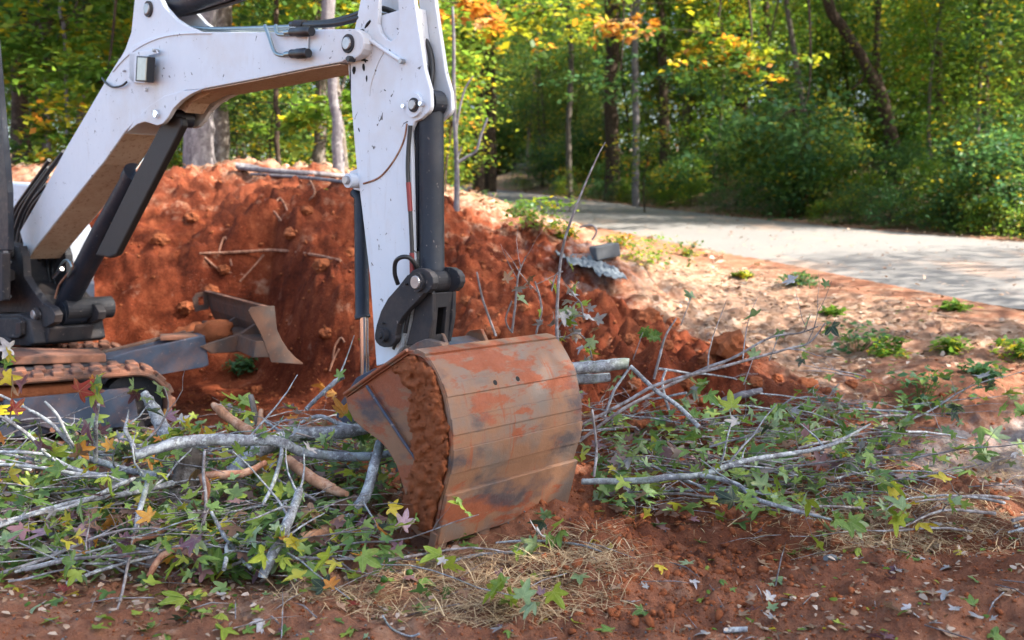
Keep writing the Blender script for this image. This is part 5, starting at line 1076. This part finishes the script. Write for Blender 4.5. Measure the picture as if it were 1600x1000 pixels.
def leaf_me(color, k):
    key = (color, k)
    if key not in LEAFME:
        V, F, ve = STARS[k]; LEAFME[key] = np_mesh('leaf', V, F, LM[color], False, {'vein': ve})
    return LEAFME[key]
PAL_L = ['green'] * 5 + ['pale green'] * 3 + ['yellow-green'] * 4 + ['yellow', 'purple', 'dark', 'brown', 'silvery', 'orange']
PAL_R = ['green'] * 7 + ['pale green'] * 6 + ['yellow-green'] * 2 + ['silvery', 'dark']
rl = random.Random(21)
def leaf_obj(pos, size, color, parent=None, tilt=.8, up=None):
    o = bpy.data.objects.new('leaf', leaf_me(color, rl.randrange(8))); COL.objects.link(o)
    e = Matrix.Rotation(rl.uniform(0, 6.28), 3, 'Z') @ Matrix.Rotation(rl.gauss(0, tilt), 3, 'X') @ Matrix.Rotation(rl.gauss(0, tilt * .6), 3, 'Y') @ Matrix.Rotation(rl.uniform(0, 6.28), 3, 'Z')
    if parent: o.parent = parent; pos = Vector(pos) - OFF[parent.name]
    o.matrix_local = Matrix.Translation(pos) @ e.to_4x4() @ Matrix.Diagonal((size * rl.uniform(.65, 1.08), size, size, 1)); return o
def leafy(o, pth, rad, ntw, nleaf, pal, size=.045, mat='limb', t0=.25, tl=(.12, .35), keep_up=True):
    """side twigs and leaves on a branch already built"""
    ends = []
    for k in range(ntw):
        i = int((t0 + (1 - t0) * rl.random()) * (len(pth) - 2)) + 1; p = pth[i]; d = (pth[min(i+1, len(pth)-1)] - pth[i-1]).normalized()
        L = rl.uniform(*tl); v = (d * rl.uniform(.3, 1) + Vector((rl.gauss(0, .6), rl.gauss(0, .5), rl.uniform(-.2, .7)))).normalized(); q = [p]; c = p
        for s in range(4): v = (v + Vector((rl.gauss(0, .16), rl.gauss(0, .16), rl.gauss(.0, .14)))).normalized(); c = c + v * L / 4; q.append(c)
        zg = float(ground(np.array([c.x]), np.array([c.y]))[0]) + .015; dz = max(0, zg - c.z); q = [w + Vector((0, 0, dz * i_ / 4)) for i_, w in enumerate(q)]
        r0 = min(rad[i] * .6, .0055); MB().tube(q, [r0, r0*.8, r0*.65, r0*.5, r0*.3], 5, cap=False).build('twig', M[mat], o); ends.append(q)
    ends.append(pth[-6:])
    for k in range(nleaf):
        q = ends[rl.randrange(len(ends))]; i = len(q) - 1 - int(abs(rl.gauss(0, 1.1))); p = q[max(1, i) if len(q) > 1 else 0]
        c = p + Vector((rl.gauss(0, .025), rl.gauss(0, .025), rl.gauss(0, .02))); leaf_obj(c, size * rl.uniform(.5, 1.35), pal[rl.randrange(len(pal))], o)
# main limbs of the left heap -------------------------------------
def br(pts, mat, label, ntw=0, nleaf=0, pal=PAL_L, cat='branch', name='cut_branch', group=None, sides=9, **kw):
    o, p, r = stick(name, pts, 2, mat, label, cat, group, sides=sides)
    if ntw or nleaf: leafy(o, p, r, ntw, nleaf, pal, mat=mat if mat in ('limb', 'twig') else 'twig', **kw)
    return o
br([(212,711,3.62,9),(288,690,3.68,11),(360,688,3.74,10.5),(432,690,3.8,9.5),(477,707,3.86,8.5),(558,714,3.9,8),(630,706,3.98,6)], 'limb', 'long pale lichened limb lying on top of the left brush heap', 8, 6, tl=(.15, .4))
br([(360,740,3.85,15),(405,704,3.9,15),(459,680,4.0,13),(558,672,4.1,12),(620,650,4.3,11)], 'limb', 'thick grey limb behind the long pale one, running under the bucket', 6, 5, tl=(.15, .4))
br([(410,902,3.10,9),(425,868,3.12,9.5),(450,816,3.2,9.5),(462,785,3.3,8),(468,766,3.4,7)], 'limb', 'pale upright limb with its sawn end on the ground, left of the bucket', 5, 6)
br([(594,692,3.75,9),(585,725,3.65,9),(570,775,3.6,10),(545,806,3.6,9),(528,812,3.6,8)], 'limb', 'bent grey limb against the bucket mouth', 4, 6)
br([(225,613,4.1,7),(240,640,4.08,11),(254,670,4.05,13),(266,685,4.0,15)], 'limb', 'pointed grey stub rising from the left heap in front of the track', 0, 0, name='broken_stub')
br([(305,700,3.95,26),(292,740,3.9,24),(280,790,3.8,24),(262,830,3.7,26)], 'bark', 'dark thick stump standing inside the left heap', 0, 0, name='tree_stump', cat='stump')
br([(333,632,4.15,5),(345,642,4.12,9),(362,656,4.1,8),(392,676,4.05,10),(408,684,4.0,8)], 'torn', 'torn reddish wood piece with splintered end above the heap', 0, 0, name='torn_wood', cat='wood')
br([(450,718,3.8,9),(480,742,3.7,11),(520,765,3.65,10),(542,772,3.6,5)], 'torn', 'peeled reddish log in the heap beside the bent grey limb', 0, 0, name='peeled_log', cat='wood')
br([(540,812,3.5,12),(500,835,3.45,13),(470,842,3.4,11)], 'torn', 'short brown log half under the leaves left of the bucket', 0, 0, name='peeled_log', cat='wood')
br([(408,640,4.15,4),(406,665,4.1,6),(402,690,4.05,6)], 'torn', 'small upright orange splinter behind the long pale limb', 0, 0, name='wood_splinter', cat='wood')
br([(392,618,4.3,5),(397,640,4.25,5),(404,668,4.2,5)], 'bark', 'dark broken upright twig beside the orange splinter', 0, 0)
br([(203,876,3.25,5),(206,845,3.25,6),(240,836,3.3,6),(268,820,3.35,5.5),(305,815,3.4,3)], 'root', 'orange brown root looping over the heap front', 0, 0, name='bare_root', cat='root')
br([(232,902,3.1,5.5),(248,874,3.15,6),(278,856,3.2,6),(298,868,3.2,5),(325,872,3.2,3)], 'root', 'arched orange brown root reaching the bare clay', 0, 0, name='bare_root', cat='root')
br([(320,742,3.6,6),(350,742,3.6,8),(385,738,3.6,7),(415,722,3.65,5)], 'root', 'reddish root crossing in front of the dark stump', 0, 0, name='bare_root', cat='root')
br([(316,740,3.6,8),(322,765,3.58,8),(318,790,3.55,5)], 'root', 'reddish root hanging down beside the dark stump', 0, 0, name='bare_root', cat='root')
for i, (pts, lab) in enumerate([
 ([(0,818,3.2,4),(60,800,3.3,4.5),(121,784,3.4,5),(180,774,3.5,5),(225,766,3.6,5.5),(270,755,3.7,6)], 'pale straight branch sloping down to the left edge, lowest of the thin ones'),
 ([(-20,830,3.15,3),(50,805,3.25,3.5),(115,790,3.35,3.5),(180,760,3.5,4),(210,748,3.6,4)], 'thin branch crossing just over the lowest pale branch'),
 ([(0,617,3.9,2.5),(68,653,3.9,3.5),(100,682,3.9,4),(126,712,3.9,4.5),(140,722,3.9,5)], 'thin whitish branch running down in front of the track'),
 ([(70,627,3.7,2),(90,650,3.7,3),(110,690,3.75,3),(135,716,3.85,4)], 'forked grey shoot in front of the track frame'),
 ([(96,712,3.9,5),(150,720,3.85,6.5),(189,732,3.8,6),(248,743,3.7,6)], 'pale grey branch left of the long limb'),
 ([(0,650,3.6,2.5),(40,676,3.65,3.5),(77,712,3.7,4),(120,735,3.7,5),(176,748,3.7,5.5)], 'grey branch from the left edge into the heap'),
 ([(-10,725,3.6,3),(60,730,3.6,3.5),(130,742,3.65,4),(200,752,3.7,4)], 'level thin branch at the left side of the heap'),
 ([(-10,706,3.8,3),(40,707,3.8,3),(90,712,3.85,3)], 'short level twig at the left edge'),
 ([(149,720,3.6,4.5),(150,690,3.55,4),(150,660,3.5,3.5),(154,632,3.45,3)], 'upright twig carrying the red and yellow leaf cluster'),
 ([(212,832,3.25,5),(216,806,3.3,5),(226,772,3.4,5),(230,752,3.45,4.5),(222,740,3.5,4)], 'whitish upright stick near the heap front'),
 ([(212,708,3.7,4),(205,690,3.75,4),(196,672,3.75,4),(199,655,3.8,2),(201,640,3.8,1)], 'short crooked pale twig above the limb end'),
 ([(213,705,3.9,2),(232,685,3.95,2),(250,665,4,2),(262,640,4,1.6),(262,622,4,1.2),(256,604,4,1)], 'fine yellowish twig rising before the track end'),
 ([(478,640,4.3,4),(500,618,4.35,4),(525,596,4.4,4.5),(537,588,4.4,4.5)], 'straight blue grey stick leaning up behind the bucket mouth'),
 ([(345,590+40,4.6,2),(400,650,4.5,2.5),(440,675,4.3,3),(470,690,4.2,3)], 'thin pale twig behind the torn wood'),
 ([(470,660,4.1,3),(500,650,4.1,3.5),(530,662,4.1,4),(560,668,4.1,4)], 'short pale stick by the bucket lip'),
 ([(330,800,3.35,3),(352,840,3.25,4),(375,870,3.2,4),(392,888,3.15,4)], 'pale thin branch leaning on the clay left of the sawn limb'),
 ([(350,890,3.1,4),(354,870,3.15,4),(355,852,3.2,3.5),(372,835,3.25,3)], 'short pale stick standing at the front of the heap'),
 ([(410,790,3.4,3),(425,760,3.5,3.5),(438,720,3.7,4),(440,700,3.8,3.5)], 'thin pale branch hanging from the long limb'),
 ([(320,705,3.6,2.5),(318,740,3.5,3),(322,780,3.45,3),(318,820,3.35,3)], 'reddish grey hanging twig before the dark stump'),
 ([(175,975,2.8,2),(190,930,2.95,2.5),(200,880,3.1,3),(205,868,3.15,3)], 'forked dry twig lying on the clay below the looping root')]):
    br(pts, 'limb' if i not in (18, 19, 11) else 'twig', lab, *( (2, 5) if i < 8 else (1, 2) if i not in (8,) else (0, 0)), sides=7, group=None)
# the coloured cluster in front of the track
def cluster(px, py, Y, cols, size, label, name='leaf_cluster'):
    o = empty(name, P(px, py, Y), label, 'leaf cluster'); 
    for k, c in enumerate(cols):
        lo = leaf_obj(P(px, py, Y) + Vector((rl.gauss(0, .02), rl.gauss(0, .015), rl.gauss(0, .02))), size * rl.uniform(.8, 1.2), c, o, .5)
        lo.rotation_euler = (R(90) + rl.gauss(0, .5), rl.uniform(0, 6.28), rl.gauss(0, .5)); lo.name = 'leaf'
cluster(146,600,3.45,['red','purple','yellow','orange','yellow-green','green'],.055,'red yellow and purple leaf cluster in front of the track frame')
cluster(18,598,3.7,['purple','yellow','brown'],.065,'purple and yellow leaves at the left edge by the track'); cluster(36,648,3.65,['purple','red'],.05,'wine red leaf next to the yellow decal')
cluster(10,553,3.9,['green','yellow','silvery'],.05,'green and yellow leaves at the left edge above the track'); cluster(158,672,3.5,['purple','purple','silvery'],.05,'pale purple leaf below the red and yellow cluster')
cluster(15,680,3.5,['orange','yellow'],.05,'orange leaf at the left edge over the branches'); cluster(75,700,3.5,['purple','dark','purple','yellow-green'],.06,'group of dusky purple leaves among the left twigs')
cluster(120,690+20,3.5,['orange','yellow-green','brown'],.05,'mottled orange and green leaves left of the limb end')
# right side ------------------------------------------------------
br([(910,752,3.95,5.5),(1000,751,3.85,6),(1045,746,3.8,6),(1096,742,3.78,5.5),(1136,728,3.78,5),(1180,717,3.8,4.5),(1240,708,3.82,4),(1296,696,3.85,3.5),(1336,676,3.9,2.5),(1360,662,3.95,1.5)], 'limb', 'long pale branch stretching right from the bucket', 7, 34, PAL_R, t0=.4)
br([(1096,743,3.76,4.5),(1148,755,3.65,4),(1184,780,3.5,4),(1240,797,3.42,3.5),(1300,812,3.36,2)], 'limb', 'thin forked end of the long pale branch touching the clay', 2, 8, PAL_R)
br([(985,572,4.1,3.5),(1020,606,4.05,4),(1060,635,4,4),(1092,667,3.95,4.5)], 'limb', 'white peeled stick slanting down right of the bucket')
br([(883,577,4.3,11),(930,573,4.3,11),(982,568,4.3,10)], 'limb', 'lichen green log end sticking out behind the bucket, upper of two'); br([(883,594,4.35,10),(920,592,4.35,9),(953,589,4.35,8)], 'limb', 'lower lichened log end behind the bucket')
br([(905,690,4.1,2.5),(976,638,4.1,3),(1092,580,4.1,3),(1144,560,4.1,2.5),(1202,528,4.1,2),(1250,520,4.1,1.5),(1278,510,4.1,1)], 'twig', 'long fine twig arching up to the right over the clay', 3, 3, PAL_R)
br([(900,668,4,2.5),(980,627,4,3),(1030,600,4,3),(1144,569,4,2.6),(1231,545,4,2),(1265,535,4,1.6),(1289,505,4,1)], 'twig', 'second long fine twig crossing the arching one', 4, 4, PAL_R)
br([(877,575,4.5,3.0),(870,505,4.5,2.9),(877,400,4.5,2.5),(895,337,4.5,2.2),(918,279,4.5,1.8),(936,240,4.5,1.3),(946,222,4.5,1)], 'twig', 'tall bent dry twig standing behind the bucket', 0, 0, name='standing_twig')
br([(1022,592,4.6,2.5),(1030,560,4.6,2.4),(1040,525,4.6,2),(1057,497,4.6,1.2)], 'twig', 'upright bare twig on the mound right of the bucket'); br([(745,425,5.5,1.5),(755,470,5.5,2),(775,525,5.5,2.2)], 'twig', 'thin reddish twig leaning behind the bucket top')
br([(800,520,5.2,2),(806,470,5.2,2),(810,430,5.2,1.5),(822,400,5.2,1)], 'twig', 'thin upright twig behind the bucket top', 3, 0); br([(838,520,5.2,2),(846,480,5.2,2),(836,440,5.2,1.5)], 'twig', 'short dry twig beside the tall bent one', 2, 2, ['silvery','pale green'])
br([(1045,640,4.1,2.5),(1035,600,4.1,2.5),(1042,576,4.1,2)], 'limb', 'short white twig near the slanting stick'); br([(945,650,4.0,2.5),(960,610,4.0,2.5),(984,575,4.0,2)], 'limb', 'pale thin stick crossing the log end')
br([(925,640,4,2),(932,700,3.9,2.5),(928,745,3.85,2.5)], 'twig', 'hanging thin twig right at the bucket side')
o = empty('dried_vine', P(905, 500, 4.7), 'drooping grey green withered leaves on a vine behind the bucket', 'vine'); VY = 4.7
for L in ([(862,455),(868,430),(880,424)],[(868,520),(880,500),(905,470),(912,500)],[(905,470),(893,455),(905,440)],[(880,530),(900,520),(918,535),(925,560)],[(846,500),(838,520),(842,545)],[(800,470),(790,500),(800,520)]):
    S = spline([(*P(a, b, VY), .004) for a, b in L], 4); MB().tube([Vector(s[:3]) for s in S], [.004] * len(S), 5).build('vine_stem', M['twig'], o)
for k in range(46):
    px, py = rl.choice([(900,500),(885,475),(915,530),(905,450),(850,505),(925,550),(820,440),(890,520)]); p = P(px + rl.gauss(0, 15), py + rl.gauss(0, 18), VY + rl.gauss(0, .06))
    q = leaf_obj(p, rl.uniform(.035, .06), rl.choice(['silvery','silvery','pale green','silvery','brown','yellow-green']), o, 1.2)
for i, (px, py, Y, c, lab) in enumerate([(1080,463,4.6,'pale green','single pale green leaf in the air over the litter'),(1218,519,4.2,'pale green','pale green leaf near the end of the arching twig'),(1178,556,4.1,'pale green','pale green leaf on the second long twig'),(1005,517,5.0,'green','green leaf sprig on the mound ridge')]):
    o = empty('leaf_sprig', P(px, py, Y), lab, 'leaf'); 
    for k in range(1 if i < 3 else 7): q = leaf_obj(P(px, py, Y) + Vector((rl.gauss(0, .03), 0, rl.gauss(0, .025))) * (i == 3), .045, c, o, .5); q.rotation_euler = (R(75), rl.uniform(0, 6), 0)
    MB().tube([P(px, py, Y), P(px - 6, py + 18, Y), P(px - 16, py + 45, Y + .02)], [.0015, .002, .0025], 5).build('stem', M['twig'], o)
# the tangle: many small leafy branches heaped on both sides ---------
WHERE_L = ['beside the dark stump','near the long pale limb','by the sawn limb end','at the left edge','in front of the track','near the looping root','close to the bucket mouth','on the heap front']
def tangle(n, reg, lift, pal, side, seed, nl, lab, ymin=.2):
    global rl
    rl = random.Random(seed); out = 0
    while out < n:
        px, py = rl.uniform(reg[0], reg[2]), rl.uniform(reg[1], reg[3])
        g = ghit(px, py); h = lift(px, py) * rl.random() ** .8
        a = rl.uniform(-.7, .7) + (math.pi if rl.random() < .5 else 0); L = rl.uniform(.3, .85); v = Vector((math.cos(a), math.sin(a) * .8, rl.uniform(-.05, .3))).normalized(); p = Vector((g.x, g.y, g.z + h)); q = [p]
        for s in range(8):
            v = (v + Vector((rl.gauss(0, .10), rl.gauss(0, .10), rl.gauss(-.03, .09)))).normalized(); p = p + v * L / 8; zg = float(base_z(np.array([p.x]), np.array([p.y]))[0]) + .02; p.z = max(p.z, zg); q.append(p.copy())
        if any(abs(w.x + .05) < .42 and 3.35 < w.y < 4.35 for w in q): continue
        r0 = rl.uniform(.003, .008); rad = [r0 * (1 - .75 * k / 8) for k in range(9)]
        mt = rl.choice(['limb', 'limb', 'twig', 'twig', 'twig']); o = MB().tube(q, rad, 6).build('leafy_branch', M[mt], None, tuple(q[0]))
        tone = {'limb': 'pale', 'twig': 'brown grey'}[mt]; sz = 'long' if L > .6 else 'short' if L < .42 else 'medium'
        meta(o, lab(px, py, tone, sz, h), 'branch', f'small leafy branches in the {side} brush heap')
        leafy(o, q, rad, rl.randint(1, 3), rl.randint(*nl), pal, size=.05, mat='twig', tl=(.08, .22)); out += 1
def place_l(px, py):
    k = [('at the left edge below the track', px < 90 and py < 760), ('at the lower left edge', px < 90), ('in front of the track frame', px < 230 and py < 740), ('around the thin pale branches', px < 230 and py < 820), ('near the looping root', px < 240), ('beside the dark stump', px < 340 and py < 830), ('below the dark stump', px < 340), ('under the long pale limb', px < 450 and py < 780), ('by the sawn limb end', px < 470), ('below the bucket mouth', True)]
    return next(a for a, b in k if b)
def place_r(px, py):
    k = [('close to the bucket side', px < 980), ('by the slanting white stick', px < 1120 and py < 700), ('over the long pale branch', px < 1200 and py < 740), ('below the long pale branch', px < 1200), ('at the top of the far end', py < 700), ('at the outer tip of the heap', px > 1330), ('on the clay by the forked end', py > 770), ('near the leafy end of the long branch', True)]
    return next(a for a, b in k if b)
tangle(64, (-20, 712, 610, 905), lambda x, y: .30 * math.exp(-((y - 770) / 80) ** 2) + .03, PAL_L, 'left', 31, (8, 16), lambda px, py, t, s, h: f'{s} {t} leafy branch {"high" if h > .12 else "low"} {place_l(px, py)}')
tangle(34, (905, 660, 1420, 815), lambda x, y: .22 * math.exp(-((y - 720) / 70) ** 2) * (1.2 if x < 1250 else .9), PAL_R, 'right', 47, (6, 13), lambda px, py, t, s, h: f'{s} {t} leafy branch {"high" if h > .1 else "low"} {place_r(px, py)}')
tangle(14, (-20, 860, 420, 925), lambda x, y: .04, PAL_L, 'front', 61, (6, 11), lambda px, py, t, s, h: f'{s} {t} leafy twig flat on the clay {place_l(px, py)}')
tangle(7, (1500, 790, 1620, 850), lambda x, y: .05, ['yellow-green','green','yellow','pale green'], 'edge', 53, (6, 9), lambda px, py, t, s, h: f'{s} {t} twig with yellow green leaves at the right edge')
tangle(15, (-20, 690, 600, 900), lambda x, y: .32 * math.exp(-((y - 770) / 80) ** 2) + .03, PAL_L, 'left bare', 91, (0, 4), lambda px, py, t, s, h: f'{s} {t} nearly bare branch {"high" if h > .12 else "low"} {place_l(px, py)}')
tangle(18, (905, 600, 1380, 800), lambda x, y: .2, PAL_R, 'right bare', 92, (0, 4), lambda px, py, t, s, h: f'{s} {t} nearly bare branch {"high" if h > .1 else "low"} {place_r(px, py)}')
# what lies beneath the tangle, past counting
def under(name, n, reg, hmax, cols, size, seed):
    rr = np.random.default_rng(seed); px = rr.uniform(reg[0], reg[2], n); py = rr.uniform(reg[1], reg[3], n); G = np.array([tuple(ghit(a, b)) for a, b in zip(px[:260], py[:260])])
    j = rr.integers(0, len(G), n); x = G[j, 0] + rr.normal(0, .12, n); y = G[j, 1] + rr.normal(0, .12, n); keep = ~((np.abs(x + .05) < .40) & (y > 3.4) & (y < 4.3)); x, y = x[keep], y[keep]; n = len(x)
    z = ground(x, y) + .01 + hmax * rr.random(n) ** 1.6; V, F, ve = STARS[3]; c = rr.integers(0, len(cols), n)
    for k, col in enumerate(cols):
        s = c == k; V, F, ve = STARS[(k * 3 + 1) % 8]; m = int(s.sum()); me = scatter(name, V, F, np.stack([x, y, z], 1)[s], rots(m, .7), rr.uniform(.6, 1.2, m) * size, M[col] ); me.attributes.new('vein', 'FLOAT', 'POINT'); meta(link(name, me), kind='stuff')
M['heap_g'] = m_leaf('heap_leaves', [(0, (.07, .14, .04)), (.4, (.13, .23, .06)), (.7, (.22, .32, .12)), (.85, (.26, .33, .05)), (1, (.5, .42, .05))], .3)
M['heap_b'] = m_leaf('heap_brown_leaves', [(0, (.07, .035, .03)), (.4, (.2, .11, .07)), (.7, (.16, .08, .10)), (1, (.42, .33, .28))], .15)
under('brush_leaves', 2200, (-30, 700, 600, 900), .16, ['heap_g', 'heap_g', 'heap_b'], .05, 1); under('brush_leaves', 700, (905, 650, 1400, 815), .14, ['heap_g', 'heap_g', 'heap_g', 'heap_b'], .05, 2)
def twigs(name, n, reg, hmax, seed, mat):
    rr = np.random.default_rng(seed); G = np.array([tuple(ghit(rr.uniform(reg[0], reg[2]), rr.uniform(reg[1], reg[3]))) for _ in range(160)]); j = rr.integers(0, 160, n)
    x = G[j, 0] + rr.normal(0, .1, n); y = G[j, 1] + rr.normal(0, .1, n); keep = ~((np.abs(x + .05) < .5) & (y > 3.4) & (y < 4.3)); x, y = x[keep], y[keep]; n = len(x)
    tv = np.array([(0,1,0),(0,-.5,.87),(0,-.5,-.87),(.5,1,6),(.5,-.5,6.87),(.5,-.5,5.13),(1,0,3)]); tf = np.array([(0,3,4),(0,4,1),(1,4,5),(1,5,2),(2,5,3),(2,3,0),(3,6,4),(4,6,5),(5,6,3)])
    L = rr.uniform(.05, .3, n); w = rr.uniform(.001, .003, n); meta(link(name, scatter(name, tv, tf, np.stack([x, y, ground(x, y) + .01 + hmax * rr.random(n)], 1), rots(n, .2), np.stack([L, w, w], 1), M[mat])), kind='stuff')
twigs('fine_twigs', 650, (-30, 690, 600, 890), .18, 5, 'twig'); twigs('fine_twigs', 650, (905, 650, 1400, 815), .14, 6, 'twig'); twigs('fine_twigs', 120, (0, 640, 1600, 1000), .01, 8, 'twig')
# single leaves on the open clay ------------------------------------
rl = random.Random(77)
CURL = ['flat','curled','half folded','upturned','cupped','drooping']
def spot(px, py):
    col = 'below the left heap' if px < 300 else 'below the sawn limb' if px < 480 else 'in front of the bucket teeth' if px < 900 else 'on straw right of the bucket' if px < 1120 else 'below the forked branch' if px < 1350 else 'on the clay at the right'
    row = 'nearest the camera' if py > 950 else 'further out' if py < 880 else 'midway'
    if py < 780: return 'beyond the right heap on bare clay'
    return f'{col}, {row}'
def fallen(px, py, c, size=None):
    g = ghit(px, py); s = size or rl.uniform(.018, .042); o = leaf_obj(g + Vector((0, 0, s * .28)), s, c, None, .38); o.name = 'fallen_leaf'; OFF[o.name] = g
    meta(o, f'{"large" if s > .036 else "small" if s < .024 else "middling"} {c} {CURL[rl.randrange(6)]} star leaf {spot(px, py)}', 'leaf', 'leaves fallen on the open ground')
for k in range(270):
    u = rl.random(); px = rl.uniform(0, 1600); py = rl.uniform(850, 1000) if px < 900 else rl.uniform(815, 1000) if rl.random() < .8 else rl.uniform(700, 815)
    if 900 < px < 1430 and py < 815: continue
    if px > 900 and py < 900 and rl.random() < .4: continue
    fallen(px, py, rl.choice((['green'] * 4 + ['pale green'] * 2 + ['yellow-green'] * 3 + ['brown'] * 3 + ['yellow','purple','silvery','silvery','red']) if px < 950 else (['brown'] * 4 + ['silvery'] * 3 + ['green'] * 2 + ['purple', 'yellow-green', 'pale green', 'yellow'])))
for px, py, c, s in [(290,945,'yellow-green',.075),(300,960,'green',.07),(312,930,'yellow-green',.06),(285,975,'dark',.065),(345,965,'yellow-green',.05),(275,893,'purple',.06),(215,912,'dark',.05),(245,955,'pale green',.045),(550,905,'yellow-green',.05),(655,912,'green',.055),(700,925,'green',.05),(720,850,'green',.065),(745,860,'green',.05),(500,880,'yellow-green',.045),(905,905,'pale green',.045),(860,895,'yellow-green',.04),(1290,838,'green',.055),(1340,860,'yellow-green',.035),(1240,870,'green',.035),(1265,862,'pale green',.04),(1435,880,'green',.035),(1500,865,'yellow',.05),(1525,972,'silvery',.05),(1480,930,'silvery',.04),(1520,950,'green',.045),(1400,892,'purple',.035),(60,880,'pale green',.04),(115,865,'green',.05),(130,890,'pale green',.05),(410,975,'silvery',.05),(350,990,'yellow-green',.05),(620,880,'silvery',.035)]: fallen(px, py, c, s)
for i, (px, py) in enumerate([(305,840),(440,655),(1080,600+98),(600,905),(640,895),(1275,682)]):
    g = P(px, py, ghit(px, py).y * .97); o = lump('spiky_seed_ball', g, .012, i * 2.2, 'fol_seed' if 'fol_seed' in M else 'fol_l', None, 1, 2, .25, ['green spiky sweetgum ball hanging before the dark stump','green sweetgum ball above the long limb','green sweetgum ball in the right heap','green sweetgum ball on the ground left of the teeth','second sweetgum ball beside the teeth','sweetgum ball near the leafy tip of the long branch'][i], 'seed ball', None, 3)
stick('bark_piece', [(1132,985,.01,5),(1150,984,.01,5.5),(1168,983,.01,5)], 5, 'limb', 'short grey bark piece lying at the bottom of the clay', 'bark piece')
stick('grey_pebble_wood', [(1290,872,.01,5),(1300,871,.01,6),(1308,872,.01,4)], 5, 'concrete', 'small grey stone in the middle of the right clay', 'stone')
stick('curved_twig', [(598,962,.01,1.6),(612,982,.01,2),(640,994,.01,2),(655,990,.01,1.6)], 2, 'limb', 'short curved grey twig at the bottom centre', 'twig')
stick('low_stick', [(700,880,.02,2.5),(740,868,.02,3),(812,862,.02,3)], 3, 'limb', 'pale straight stick lying before the bucket teeth', 'stick')
stick('low_stick', [(775,848,.02,2),(830,845,.03,2.5),(900,850,.02,2),(940,862,.01,1.5)], 2, 'limb', 'second pale stick right of the bucket teeth', 'stick')
